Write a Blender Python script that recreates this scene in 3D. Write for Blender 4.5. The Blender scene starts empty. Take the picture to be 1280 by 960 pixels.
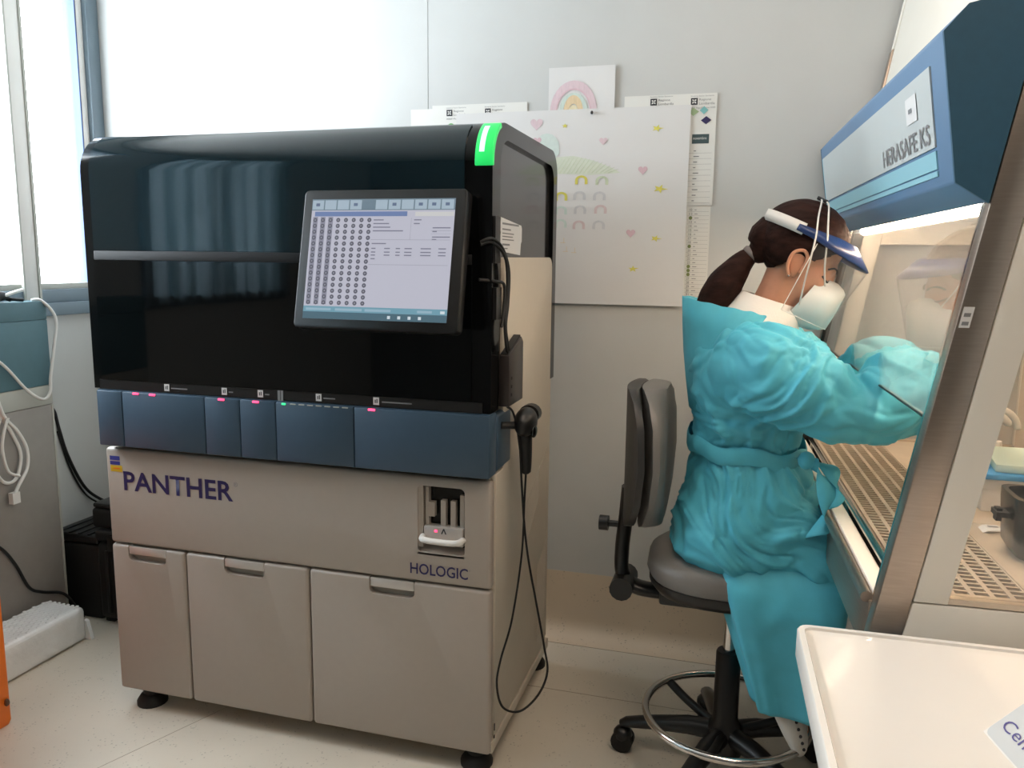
import bpy, bmesh, math, random
from mathutils import Vector, Matrix, noise, Euler
random.seed(7)
SC = bpy.context.scene
COL = SC.collection
def lin(c):
    return tuple((x/12.92 if x <= .04045 else ((x+.055)/1.055)**2.4) for x in c)
def C8(r, g, b): return lin((r/255, g/255, b/255))

# ------------------------------------------------------------------ camera
cd = bpy.data.cameras.new('camera'); cam = bpy.data.objects.new('camera', cd); COL.objects.link(cam)
cd.sensor_width = 36; cd.lens = 1003.45/1280*36; cd.clip_start = .02
_R = Vector((0.960962, 0.27642321, 0.01192651)); _U = Vector((-0.05351886, 0.14341645, 0.98821427)); _F = Vector((-0.2714549, 0.95027466, -0.15261162))
cam.matrix_world = Matrix(((_R.x, _U.x, -_F.x, 1.822), (_R.y, _U.y, -_F.y, -1.9278), (_R.z, _U.z, -_F.z, 1.4085), (0, 0, 0, 1)))
SC.camera = cam
# ------------------------------------------------------------------ world: bright overcast sky outside the window
W = bpy.data.worlds.new('overcast_sky'); SC.world = W; W.use_nodes = True
bgn = W.node_tree.nodes['Background']; bgn.inputs[0].default_value = (.90, .95, 1, 1); bgn.inputs[1].default_value = 26.0
# ------------------------------------------------------------------ exposure
SC.view_settings.view_transform = 'Standard'; SC.view_settings.look = 'None'
SC.view_settings.exposure = -0.16; SC.view_settings.gamma = 1.0; SC.view_settings.use_curve_mapping = False
CEILING_LAMP = 12.0      # emission of the ceiling luminaires
HOOD_LAMP = 75.0        # emission of the work light in the safety cabinet

# ------------------------------------------------------------------ materials
def mat(name, col, rough=.5, metal=0, var=0, vscale=8, bump=0, bscale=60, emit=None, estr=0, spec=.5, coat=0, stretch=None):
    m = bpy.data.materials.new(name); m.use_nodes = True
    nt = m.node_tree; b = nt.nodes['Principled BSDF']
    b.inputs['Base Color'].default_value = (*col, 1); b.inputs['Roughness'].default_value = rough
    b.inputs['Metallic'].default_value = metal; b.inputs['Specular IOR Level'].default_value = spec
    b.inputs['Coat Weight'].default_value = coat
    if var or bump:
        tc = nt.nodes.new('ShaderNodeTexCoord'); src = tc.outputs['Object']
        if stretch:
            mp = nt.nodes.new('ShaderNodeMapping'); mp.inputs['Scale'].default_value = stretch
            nt.links.new(src, mp.inputs[0]); src = mp.outputs[0]
    if var:
        n = nt.nodes.new('ShaderNodeTexNoise'); n.inputs['Scale'].default_value = vscale; n.inputs['Detail'].default_value = 4
        nt.links.new(src, n.inputs['Vector'])
        r = nt.nodes.new('ShaderNodeValToRGB')
        r.color_ramp.elements[0].position = .3; r.color_ramp.elements[1].position = .7
        r.color_ramp.elements[0].color = (*[max(0, c*(1-var)) for c in col], 1)
        r.color_ramp.elements[1].color = (*[min(1, c*(1+var)) for c in col], 1)
        nt.links.new(n.outputs['Fac'], r.inputs[0]); nt.links.new(r.outputs[0], b.inputs['Base Color'])
    if bump:
        n2 = nt.nodes.new('ShaderNodeTexNoise'); n2.inputs['Scale'].default_value = bscale; n2.inputs['Detail'].default_value = 5
        nt.links.new(src, n2.inputs['Vector'])
        bp = nt.nodes.new('ShaderNodeBump'); bp.inputs['Strength'].default_value = bump; bp.inputs['Distance'].default_value = .01
        nt.links.new(n2.outputs['Fac'], bp.inputs['Height']); nt.links.new(bp.outputs[0], b.inputs['Normal'])
    if emit:
        b.inputs['Emission Color'].default_value = (*emit, 1); b.inputs['Emission Strength'].default_value = estr
    return m
def glass_mat(name, tint=(1, 1, 1), refl=.06, rough=.0, edge=.5, haze=0.0, hazecol=(.8, .8, .8)):
    m = bpy.data.materials.new(name); m.use_nodes = True; nt = m.node_tree
    for n in list(nt.nodes):
        if n.type != 'OUTPUT_MATERIAL': nt.nodes.remove(n)
    out = [n for n in nt.nodes if n.type == 'OUTPUT_MATERIAL'][0]
    t = nt.nodes.new('ShaderNodeBsdfTransparent'); t.inputs[0].default_value = (*tint, 1)
    g = nt.nodes.new('ShaderNodeBsdfGlossy'); g.inputs['Roughness'].default_value = rough
    lw = nt.nodes.new('ShaderNodeLayerWeight'); lw.inputs[0].default_value = .5
    pw = nt.nodes.new('ShaderNodeMath'); pw.operation = 'POWER'; pw.inputs[1].default_value = 4
    ma = nt.nodes.new('ShaderNodeMath'); ma.operation = 'MULTIPLY_ADD'; ma.inputs[1].default_value = .9; ma.inputs[2].default_value = refl
    ma.use_clamp = True
    nt.links.new(lw.outputs['Facing'], pw.inputs[0]); nt.links.new(pw.outputs[0], ma.inputs[0])
    mx = nt.nodes.new('ShaderNodeMixShader')
    nt.links.new(ma.outputs[0], mx.inputs[0]); nt.links.new(t.outputs[0], mx.inputs[1]); nt.links.new(g.outputs[0], mx.inputs[2])
    last = mx
    if haze:
        d = nt.nodes.new('ShaderNodeBsdfDiffuse'); d.inputs[0].default_value = (*hazecol, 1)
        m2 = nt.nodes.new('ShaderNodeMixShader'); m2.inputs[0].default_value = haze
        nt.links.new(last.outputs[0], m2.inputs[1]); nt.links.new(d.outputs[0], m2.inputs[2]); last = m2
    nt.links.new(last.outputs[0], out.inputs[0])
    return m
def speckle_mat(name, base, rough, amt=.25, scale=260):
    m = mat(name, base, rough, var=.04, vscale=3)
    nt = m.node_tree; b = nt.nodes['Principled BSDF']
    ramp = [n for n in nt.nodes if n.type == 'VALTORGB'][0]
    tc = [n for n in nt.nodes if n.type == 'TEX_COORD'][0]
    v = nt.nodes.new('ShaderNodeTexVoronoi'); v.inputs['Scale'].default_value = scale
    nt.links.new(tc.outputs['Object'], v.inputs['Vector'])
    cr = nt.nodes.new('ShaderNodeValToRGB'); cr.color_ramp.elements[0].position = 0.0; cr.color_ramp.elements[1].position = .28
    cr.color_ramp.elements[0].color = (1-amt, 1-amt, 1-amt, 1); cr.color_ramp.elements[1].color = (1, 1, 1, 1)
    n3 = nt.nodes.new('ShaderNodeTexNoise'); n3.inputs['Scale'].default_value = scale/6; nt.links.new(tc.outputs['Object'], n3.inputs['Vector'])
    c3 = nt.nodes.new('ShaderNodeValToRGB'); c3.color_ramp.elements[0].position = .50; c3.color_ramp.elements[1].position = .56
    mx1 = nt.nodes.new('ShaderNodeMix'); mx1.data_type = 'RGBA'
    nt.links.new(v.outputs['Distance'], cr.inputs[0]); nt.links.new(n3.outputs['Fac'], c3.inputs[0])
    mx1.inputs[6].default_value = (1, 1, 1, 1); nt.links.new(c3.outputs[0], mx1.inputs[0]); nt.links.new(cr.outputs[0], mx1.inputs[7])
    mx = nt.nodes.new('ShaderNodeMix'); mx.data_type = 'RGBA'; mx.blend_type = 'MULTIPLY'; mx.inputs[0].default_value = 1
    nt.links.new(ramp.outputs[0], mx.inputs[6]); nt.links.new(mx1.outputs[2], mx.inputs[7]); nt.links.new(mx.outputs[2], b.inputs['Base Color'])
    return m

M = dict(
    wall=mat('wall_laminate', C8(196, 197, 195), .45, var=.015, bump=.02, bscale=120),
    wall_grey=mat('fill_cutting_grey', C8(112, 112, 110), .6, var=.02),  # unseen front wall, darkened to cut fill light on the analyser
    ceil=mat('ceiling_paint', C8(225, 225, 220), .8, var=.01),
    floor=speckle_mat('speckled_vinyl', C8(206, 197, 182), .38, .55, 85),
    cove=speckle_mat('coved_vinyl', C8(214, 198, 176), .45, .55, 85),
    seam=mat('weld_seam', C8(158, 146, 128), .6, var=.05),
    alu=mat('window_frame_blue_grey', C8(108, 124, 135), .45, var=.03),
    alu_w=mat('window_mullion_white', C8(222, 220, 216), .5, var=.02),
    alu_d=mat('window_gasket', C8(60, 80, 120), .6, var=.05),
    beige=mat('machine_beige_shaded', C8(168, 157, 146), .42, var=.012, vscale=40, bump=.02, bscale=400),  # front copy of the beige, its dimmer light put into the colour
    beige_s=mat('machine_beige_lit', C8(196, 186, 170), .45, var=.012, vscale=40),  # same beige, lighter copy for the side that catches more light
    beige_d=mat('handle_recess_beige', C8(176, 168, 156), .5, var=.02),
    handle=mat('handle_satin', C8(196, 190, 184), .3, metal=.35, var=.02),
    blue=mat('machine_blue_panel', C8(56, 77, 95), .42, var=.03, vscale=30),
    black=mat('gloss_black', C8(9, 10, 11), .12, var=.05, spec=.35),
    blackg=mat('tinted_black_glass', C8(6, 8, 9), .04, var=.02, spec=.35),
    tealg=mat('reflection_tinted_glass', C8(16, 32, 38), .05, var=.1, vscale=2, spec=.5),  # dark teal tint, with bluish room reflection also put into the colour
    darkside=mat('dark_grey_side_glass', C8(46, 44, 44), .12, var=.03, spec=.6),
    satin=mat('satin_black_plastic', C8(22, 21, 21), .35, var=.05),
    dividr=mat('matt_dark_divider', C8(30, 31, 32), .6, var=.05, spec=.2),
    rubber=mat('black_rubber', C8(14, 14, 14), .6, var=.08, bump=.05),
    brownblk=mat('brown_black_plastic', C8(44, 38, 36), .32, var=.04),
    navy=mat('navy_print', C8(38, 32, 84), .5, var=.04),
    yellow=mat('yellow_sticker', C8(214, 172, 40), .5, var=.03),
    royal=mat('blue_sticker', C8(44, 56, 140), .5, var=.03),
    paper=mat('white_paper', C8(216, 215, 214), .8, var=.012, vscale=5, bump=.25, bscale=9),
    paper2=mat('calendar_paper', C8(222, 221, 216), .7, var=.01, vscale=5),
    ink=mat('black_ink', C8(52, 52, 56), .7, var=.05),
    inkgrey=mat('grey_ink', C8(128, 128, 130), .7, var=.05),
    green_ink=mat('green_print', C8(100, 165, 90), .7, var=.05),
    red_led=mat('red_led', C8(240, 40, 70), .4, var=.02, emit=(1, .06, .16), estr=3.0),
    green_led=mat('green_led', C8(40, 220, 120), .4, var=.02, emit=(.05, 1, .3), estr=1.5),
    green_lamp=mat('green_status_lamp', C8(30, 200, 90), .3, var=.05, emit=(.02, .60, .13), estr=.75),
    green_core=mat('green_lamp_core', C8(170, 255, 200), .3, var=.02, emit=(.45, 1, .62), estr=1.5),
    gown=mat('turquoise_nonwoven', C8(84, 182, 204), .55, var=.05, vscale=26, bump=.12, bscale=700, spec=.35),
    skin=mat('skin', C8(196, 140, 112), .5, var=.05, vscale=40, spec=.4),
    lip=mat('brow_hair', C8(50, 34, 28), .6, var=.1),
    hair=mat('dark_brown_hair', C8(44, 26, 22), .62, var=.45, vscale=60, bump=.3, bscale=130, stretch=(.25, 1, 1), spec=.10),
    visor=mat('navy_visor_plastic', C8(28, 52, 102), .3, var=.04, spec=.6),
    whitep=mat('white_plastic', C8(226, 224, 220), .4, var=.015),
    maskm=mat('mask_nonwoven', C8(236, 240, 240), .75, var=.02, vscale=30, bump=.1, bscale=500),
    shirt=mat('white_cotton', C8(232, 228, 222), .8, var=.015, bump=.1, bscale=200),
    glove=mat('white_latex', C8(224, 222, 214), .5, var=.02),
    clog=mat('white_clog', C8(214, 208, 198), .5, var=.03),
    chrome=mat('chrome', C8(210, 205, 200), .16, metal=1, var=.02),
    steel=mat('brushed_steel', C8(168, 154, 142), .3, metal=.9, var=.06, vscale=20, stretch=(1, 1, 12)),
    steel_in=mat('interior_steel', C8(205, 190, 172), .36, metal=.45, var=.05, vscale=14),
    bscwhite=mat('cabinet_cream', C8(230, 224, 212), .45, var=.01),
    hoodblue=mat('hood_slate_blue', C8(92, 124, 156), .5, var=.02),
    hooddark=mat('hood_end_petrol', C8(38, 82, 106), .55, var=.05, vscale=60),
    hoodpanel=mat('hood_panel_grey', C8(186, 192, 192), .5, var=.01),
    hoodcyan=mat('hood_stripe_cyan', C8(140, 190, 204), .5, var=.01),
    hoodunder=mat('hood_underside_grey', C8(150, 152, 158), .5, var=.02),
    tube=mat('lamp_tube', C8(255, 250, 240), .4, var=.01, emit=(1, .76, .54), estr=HOOD_LAMP),
    lamp=mat('ceiling_diffuser', C8(250, 248, 240), .5, var=.01, emit=(1, .78, .60), estr=CEILING_LAMP),
    dark=mat('dark_void', C8(26, 22, 20), .7, var=.1),
    seat=mat('grey_vinyl_seat', C8(118, 114, 110), .4, var=.05, bump=.05, bscale=150),
    seatback=mat('dark_vinyl', C8(46, 44, 42), .45, var=.06, bump=.05),
    teal=mat('petrol_laminate', C8(78, 112, 122), .5, var=.03, vscale=30),
    greyl=mat('grey_laminate', C8(146, 140, 134), .5, var=.03, vscale=30),
    palegrey=mat('pale_grey_edge', C8(176, 176, 168), .5, var=.02),
    bubble=mat('bubble_wrap_plastic', C8(232, 233, 232), .22, var=.04, vscale=14, bump=.2, bscale=70, spec=.8),
    orange=mat('orange_plastic', C8(240, 120, 24), .45, var=.03),
    centri=mat('centrifuge_cream', C8(244, 238, 230), .22, var=.01, spec=.5, coat=.3),
    centri_s=mat('centrifuge_grey', C8(150, 168, 184), .4, var=.02),
    label=mat('label_vinyl', C8(206, 206, 204), .4, var=.02),
    cyanpad=mat('absorbent_pad', C8(200, 222, 214), .8, var=.03, bump=.1),
    bluepad=mat('blue_pad_edge', C8(60, 140, 196), .6, var=.03),
    darkgreen=mat('dark_tinted_plastic', C8(14, 20, 18), .25, var=.06),
    glass=glass_mat('sash_glass', haze=.10, hazecol=(.75, .68, .6)),
    glass2=glass_mat('side_glass', haze=.025, hazecol=(.75, .68, .6)),
    winglass=glass_mat('window_glass', tint=(.97, .99, 1)),
    film=glass_mat('visor_film', tint=(.985, .985, .985), haze=.02, hazecol=(.9, .9, .9)),
    blind=mat('white_blind', C8(235, 240, 242), .7, var=.02),
)
def crumple(m, strength, scale):
    nt = m.node_tree; b = nt.nodes['Principled BSDF']; tc = [n for n in nt.nodes if n.type == 'TEX_COORD'][0]; old = [n for n in nt.nodes if n.type == 'BUMP'][0]
    n1 = nt.nodes.new('ShaderNodeTexNoise'); n1.noise_type = 'RIDGED_MULTIFRACTAL'; n1.inputs['Scale'].default_value = scale; n1.inputs['Detail'].default_value = 3; n1.inputs['Distortion'].default_value = .6
    b2 = nt.nodes.new('ShaderNodeBump'); b2.inputs['Strength'].default_value = strength; b2.inputs['Distance'].default_value = .02
    nt.links.new(tc.outputs['Object'], n1.inputs['Vector']); nt.links.new(n1.outputs[0], b2.inputs['Height']); nt.links.new(old.outputs[0], b2.inputs['Normal']); nt.links.new(b2.outputs[0], b.inputs['Normal'])
crumple(M['gown'], .75, 7.0)
crumple(M['bubble'], .5, 12.0)
def curtain_mat():
    m = bpy.data.materials.new('translucent_curtain'); m.use_nodes = True; nt = m.node_tree; b = nt.nodes['Principled BSDF']
    tr = nt.nodes.new('ShaderNodeBsdfTranslucent'); tc = nt.nodes.new('ShaderNodeTexCoord'); wv = nt.nodes.new('ShaderNodeTexWave'); wv.bands_direction = 'Y'; wv.inputs['Scale'].default_value = 2.2; wv.inputs['Distortion'].default_value = 1.5
    cr = nt.nodes.new('ShaderNodeValToRGB'); cr.color_ramp.elements[0].color = (.05, .085, .10, 1); cr.color_ramp.elements[1].color = (.16, .21, .235, 1)
    nt.links.new(tc.outputs['Object'], wv.inputs['Vector']); nt.links.new(wv.outputs['Fac'], cr.inputs[0]); nt.links.new(cr.outputs[0], tr.inputs[0])
    out = [n for n in nt.nodes if n.type == 'OUTPUT_MATERIAL'][0]; mx = nt.nodes.new('ShaderNodeMixShader'); mx.inputs[0].default_value = .75
    b.inputs['Base Color'].default_value = (.6, .68, .7, 1); b.inputs['Roughness'].default_value = .9
    nt.links.new(b.outputs[0], mx.inputs[1]); nt.links.new(tr.outputs[0], mx.inputs[2]); nt.links.new(mx.outputs[0], out.inputs[0]); return m
M['curtain'] = curtain_mat()
def crayon(name, col):
    return mat('crayon_'+name, C8(*col), .85, var=.06, vscale=180, stretch=(1, 1, .25))
CR = dict(pink=crayon('pink', (214, 192, 198)), dpink=crayon('deep_pink', (210, 180, 188)), yellow=crayon('yellow', (212, 204, 96)),
          green=crayon('green', (196, 206, 178)), mint=crayon('mint', (198, 212, 204)), orange=crayon('orange', (218, 196, 160)),
          grey=crayon('grey', (198, 198, 200)), red=crayon('faint_red', (208, 190, 190)))

# ------------------------------------------------------------------ builders
def link(o, parent=None):
    COL.objects.link(o)
    if parent is not None:
        o.parent = parent
        if parent.type == 'EMPTY' and not parent.get('_local'):
            o.matrix_parent_inverse = parent.matrix_basis.inverted()
    return o
def mobj(name, v, f, m, parent=None, smooth=False, auto=None):
    me = bpy.data.meshes.new(name); me.from_pydata([tuple(a) for a in v], [], f); me.update()
    bm = bmesh.new(); bm.from_mesh(me); bmesh.ops.recalc_face_normals(bm, faces=bm.faces); bm.to_mesh(me); bm.free()
    if m: me.materials.append(m)
    if smooth: shade(me, auto)
    return link(bpy.data.objects.new(name, me), parent)
def shade(me, ang=None):
    for p in me.polygons: p.use_smooth = True
    if ang: me.set_sharp_from_angle(angle=math.radians(ang))
def root(name, label, cat, loc, rz=0, group=None, local=False):
    o = bpy.data.objects.new(name, None); o.location = loc; o.rotation_euler = (0, 0, rz); o.empty_display_size = .05
    COL.objects.link(o); tag(o, label, cat, group)
    if local: o['_local'] = 1
    return o
def tag(o, label=None, cat=None, group=None, kind=None):
    if label: o['label'] = label
    if cat: o['category'] = cat
    if group: o['group'] = group
    if kind: o['kind'] = kind
    return o
def struct(o): o['kind'] = 'structure'; return o
def boxvf(x0, x1, y0, y1, z0, z1):
    v = [(x, y, z) for x in (x0, x1) for y in (y0, y1) for z in (z0, z1)]
    f = [(0, 1, 3, 2), (4, 6, 7, 5), (0, 4, 5, 1), (2, 3, 7, 6), (0, 2, 6, 4), (1, 5, 7, 3)]
    return v, f
def join(*parts):
    V, F = [], []
    for v, f in parts:
        n = len(V); V += list(v); F += [tuple(i+n for i in q) for q in f]
    return V, F
def box(name, x0, x1, y0, y1, z0, z1, m, parent=None, bev=0, seg=2):
    v, f = boxvf(x0, x1, y0, y1, z0, z1)
    o = mobj(name, v, f, m, parent)
    if bev: bevel(o, bev, seg)
    return o
def bevel(o, w, seg=2, ang=None):
    bm = bmesh.new(); bm.from_mesh(o.data)
    ed = list(bm.edges)
    if ang: ed = [e for e in ed if len(e.link_faces) == 2 and e.calc_face_angle() > math.radians(ang)]
    bmesh.ops.bevel(bm, geom=ed, offset=w, segments=seg, affect='EDGES', profile=.5, clamp_overlap=True)
    bm.to_mesh(o.data); bm.free(); shade(o.data, 35)
def prismvf(poly, axis, a0, a1):
    n = len(poly)
    def P(p, a):
        return {'x': (a, p[0], p[1]), 'y': (p[0], a, p[1]), 'z': (p[0], p[1], a)}[axis]
    v = [P(p, a0) for p in poly]+[P(p, a1) for p in poly]
    f = [tuple(range(n)), tuple(range(n, 2*n))[::-1]]+[(i, (i+1) % n, n+(i+1) % n, n+i) for i in range(n)]
    return v, f
def prism(name, poly, axis, a0, a1, m, parent=None, bev=0, seg=2, smooth=None):
    v, f = prismvf(poly, axis, a0, a1)
    o = mobj(name, v, f, m, parent)
    if bev: bevel(o, bev, seg, 30)
    elif smooth: shade(o.data, smooth)
    return o
def arc(cx, cz, r, a0, a1, n):
    return [(cx+r*math.cos(math.radians(a0+(a1-a0)*i/n)), cz+r*math.sin(math.radians(a0+(a1-a0)*i/n))) for i in range(n+1)]
def rrect(x0, x1, z0, z1, r, n=4):
    return arc(x1-r, z1-r, r, 0, 90, n)+arc(x0+r, z1-r, r, 90, 180, n)+arc(x0+r, z0+r, r, 180, 270, n)+arc(x1-r, z0+r, r, 270, 360, n)
def sweepvf(pts, rad, n=10, side=None, cap=True):
    pts = [Vector(p) for p in pts]; V, F = [], []
    up = None
    for i, p in enumerate(pts):
        t = (pts[min(i+1, len(pts)-1)]-pts[max(i-1, 0)]).normalized()
        if side is not None: a = Vector(side)-t*t.dot(Vector(side)); a.normalize()
        else:
            if up is None: up = t.orthogonal().normalized()
            a = (up-t*t.dot(up)).normalized(); up = a
        b = t.cross(a)
        r = rad[i] if isinstance(rad, (list, tuple)) else rad
        ra, rb = r if isinstance(r, (list, tuple)) else (r, r)
        for k in range(n):
            q = 2*math.pi*k/n; V.append(p+a*ra*math.cos(q)+b*rb*math.sin(q))
    for i in range(len(pts)-1):
        for k in range(n):
            F.append((i*n+k, i*n+(k+1) % n, (i+1)*n+(k+1) % n, (i+1)*n+k))
    if cap: F += [tuple(range(n))[::-1], tuple(range((len(pts)-1)*n, len(pts)*n))]
    return V, F
def smoothpath(pts, n=8):
    pts = [Vector(p) for p in pts]; out = []
    for i in range(len(pts)-1):
        p0, p1, p2, p3 = pts[max(i-1, 0)], pts[i], pts[i+1], pts[min(i+2, len(pts)-1)]
        for k in range(n):
            t = k/n
            out.append(.5*((2*p1)+(p2-p0)*t+(2*p0-5*p1+4*p2-p3)*t*t+(3*p1-p0-3*p2+p3)*t**3))
    return out+[pts[-1]]
def tube(name, pts, r, m, parent=None, n=8, smooth=8, side=None):
    if smooth: pts = smoothpath(pts, smooth)
    v, f = sweepvf(pts, r, n, side)
    return mobj(name, v, f, m, parent, True, 50)
def ringloft(rings, cap=True, closed=True):
    n = len(rings[0]); V = [p for r in rings for p in r]; F = []
    for i in range(len(rings)-1):
        for k in range(n if closed else n-1):
            F.append((i*n+k, i*n+(k+1) % n, (i+1)*n+(k+1) % n, (i+1)*n+k))
    if cap: F += [tuple(range(n))[::-1], tuple(range((len(rings)-1)*n, len(rings)*n))]
    return V, F
def ell(c, r, rot=None, nu=24, nv=14):
    V, F = [], []
    c = Vector(c)
    for j in range(nv+1):
        th = math.pi*j/nv
        for i in range(nu):
            ph = 2*math.pi*i/nu
            p = Vector((r[0]*math.sin(th)*math.cos(ph), r[1]*math.sin(th)*math.sin(ph), r[2]*math.cos(th)))
            if rot: p = rot @ p
            V.append(c+p)
    for j in range(nv):
        for i in range(nu):
            F.append((j*nu+i, j*nu+(i+1) % nu, (j+1)*nu+(i+1) % nu, (j+1)*nu+i))
    return V, F
def cyl(name, c, r0, r1, h, m, parent=None, n=24, bev=0):
    cx, cy, z = c
    v, f = ringloft([[(cx+r*math.cos(2*math.pi*k/n), cy+r*math.sin(2*math.pi*k/n), zz) for k in range(n)] for r, zz in ((r0, z), (r1, z+h))])
    o = mobj(name, v, f, m, parent, True, 40)
    if bev: bevel(o, bev, 2, 40)
    return o
def lathevf(prof, c=(0, 0, 0), n=28):
    return ringloft([[(c[0]+r*math.cos(2*math.pi*k/n), c[1]+r*math.sin(2*math.pi*k/n), c[2]+z) for k in range(n)] for r, z in prof])
def evalmesh(o):
    dg = bpy.context.evaluated_depsgraph_get(); dg.update()
    return bpy.data.meshes.new_from_object(o.evaluated_get(dg))
def bake(o):
    me = evalmesh(o); old = o.data; o.modifiers.clear(); o.data = me; bpy.data.meshes.remove(old); return o
def remesh(name, vf, m, parent, voxel=.008, smooth=4, disp=None):
    o = bpy.data.objects.new(name, bpy.data.meshes.new(name)); o.data.from_pydata([tuple(a) for a in vf[0]], [], vf[1]); o.data.update()
    bm = bmesh.new(); bm.from_mesh(o.data); bmesh.ops.remove_doubles(bm, verts=bm.verts, dist=1e-6); bmesh.ops.recalc_face_normals(bm, faces=bm.faces); bm.to_mesh(o.data); bm.free()
    COL.objects.link(o)
    r = o.modifiers.new('r', 'REMESH'); r.mode = 'VOXEL'; r.voxel_size = voxel
    s = o.modifiers.new('s', 'SMOOTH'); s.iterations = smooth; s.factor = .5
    bake(o); me = o.data; me.name = name
    if disp:
        nr = [v.normal.copy() for v in me.vertices]
        for v, q in zip(me.vertices, nr): v.co += disp(v.co, q)
        me.update()
    me.materials.clear(); me.materials.append(m); shade(me)
    COL.objects.unlink(o); link(o, parent); return o
def solid(o, th):
    s = o.modifiers.new('s', 'SOLIDIFY'); s.thickness = th; s.offset = 0; return bake(o)
def cut(o, *boxes):
    cs = []
    for i, b in enumerate(boxes):
        c = mobj('cutter', *b, None); cs.append(c)
        md = o.modifiers.new('b%d' % i, 'BOOLEAN'); md.operation = 'DIFFERENCE'; md.object = c; md.solver = 'EXACT'
    bake(o)
    for c in cs:
        me = c.data; bpy.data.objects.remove(c); bpy.data.meshes.remove(me)
    shade(o.data, 30); return o
def text(name, s, org, U, V, w, h, m, parent, bold=0, ext=.0006, align=None):
    """lettering of width w, height h; origin is the lower-left corner"""
    cu = bpy.data.curves.new(name, 'FONT'); cu.body = s; cu.size = 1; cu.extrude = 0; cu.offset = bold; cu.resolution_u = 3
    o = bpy.data.objects.new(name, cu); COL.objects.link(o); me = evalmesh(o)
    COL.objects.unlink(o); bpy.data.objects.remove(o)
    xs = [v.co.x for v in me.vertices]; ys = [v.co.y for v in me.vertices]
    x0, x1, y0, y1 = min(xs), max(xs), min(ys), max(ys)
    sx = w/(x1-x0) if w else h/(y1-y0); sy = h/(y1-y0) if h else sx
    U = Vector(U).normalized(); V = Vector(V).normalized(); N = U.cross(V); org = Vector(org)
    for v in me.vertices:
        v.co = org+U*((v.co.x-x0)*sx)+V*((v.co.y-y0)*sy)+N*ext
    me.materials.append(m); me.name = name
    return link(bpy.data.objects.new(name, me), parent)
def quads(name, rects, org, U, V, m, parent, off=.0006):
    """flat printed rectangles (u0,u1,v0,v1) joined as one print"""
    U = Vector(U).normalized(); V = Vector(V).normalized(); N = U.cross(V); org = Vector(org)+N*off
    v, f = [], []
    for a, b, c, d in rects:
        n = len(v); v += [org+U*a+V*c, org+U*b+V*c, org+U*b+V*d, org+U*a+V*d]; f.append((n, n+1, n+2, n+3))
    return mobj(name, v, f, m, parent)
PN = [0]
def poly(name, pts, org, U, V, m, parent, off=.0006):
    PN[0] += 1; off += .00004*(PN[0] % 12)
    U = Vector(U).normalized(); V = Vector(V).normalized(); N = U.cross(V); org = Vector(org)+N*off
    v = [org+U*a+V*b for a, b in pts]
    me = bpy.data.meshes.new(name); me.from_pydata([tuple(a) for a in v], [], [tuple(range(len(v)))]); me.update(); me.materials.append(m)
    return link(bpy.data.objects.new(name, me), parent)
X, Y, Z = (1, 0, 0), (0, 1, 0), (0, 0, 1)

# ================================================================== THE ROOM
XL, XR, YB, YF, H = -.75, 3.3, .90, -3.4, 2.72
fl = struct(box('floor', XL-.2, XR+.1, YF-.1, YB+.1, -.1, 0, M['floor']))
box('floor_seam', .9, XR, .499, .502, -.0005, .0004, M['seam'], fl)
v, f = sweepvf([(.5, .52, .0), (.18, -.25, .0), (-.3, -1.4, 0)], .0009, 6); mobj('floor_seam', v, f, M['seam'], fl)
struct(box('ceiling', XL-.2, XR+.1, YF-.1, YB+.1, H, H+.1, M['ceil']))
wb = struct(box('wall_back', XL-.2, XR+.1, YB, YB+.12, 0, H, M['wall']))
for x0, x1 in ((XL, .686), (.6885, 3.3)): box('wall_panel', x0, x1, YB-.004, YB, .255, H, M['wall'], wb)
# coved vinyl skirting
cv = [(YB-.005, .255)]+[(YB-.075+.07*math.cos(math.radians(a)), .07+.07*math.sin(math.radians(a))) for a in range(0, -91, -15)]+[(YB, 0), (YB, .255)]
bb = struct(prism('baseboard_back', cv, 'x', XL, 3.3, M['cove'], smooth=40))
box('baseboard_seam', XL, 3.3, YB-.0765, YB-.0745, 0, .0012, M['seam'], bb)
struct(box('wall_right', XR, XR+.1, YF, YB, 0, H, M['wall']))
struct(box('wall_front', XL-.2, XR+.1, YF-.1, YF, 0, H, M['wall_grey']))
wl = mobj('wall_left', *join(boxvf(XL-.2, XL, YF, YB, 0, 1.175), boxvf(XL-.2, XL, YF, YB, 2.55, H), boxvf(XL-.2, XL, YF, -2.25, 1.175, 2.55), boxvf(XL-.2, XL, -1.12, -.66, 1.175, 2.55)), M['wall']); struct(wl)
# window band along the left wall
wn = bpy.data.objects.new('window_1', None); wn.location = (XL, -.8, 1.175); COL.objects.link(wn); struct(wn)
box('sill', XL-.16, XL+.025, -.66, YB, 1.175, 1.225, M['alu'], wn, .004)
box('bottom_rail', XL-.06, XL+.01, -.66, YB, 1.225, 1.275, M['alu'], wn, .003)
box('glazing_bead', XL-.04, XL-.005, -.66, .80, 1.275, 1.298, M['palegrey'], wn, .002)
for y in (.12, .56, .72): cyl('screw', (XL+.0, y, 1.262), .004, .004, .004, M['steel'], wn, 8)
box('jamb', XL-.16, XL+.012, .835, YB-.004, 1.275, 2.55, M['alu'], wn, .004)
box('jamb_bead', XL-.07, XL-.01, .80, .835, 1.275, 2.55, M['alu_w'], wn, .003)
box('gasket', XL-.065, XL-.006, .793, .80, 1.275, 2.55, M['alu_d'], wn)
box('head_rail', XL-.16, XL+.01, -.66, YB, 2.50, 2.55, M['alu'], wn, .004)
for y0 in (-.655,):
    box('mullion', XL-.06, XL+.01, y0, y0+.08, 1.275, 2.5, M['alu_w'], wn, .004)
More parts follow.
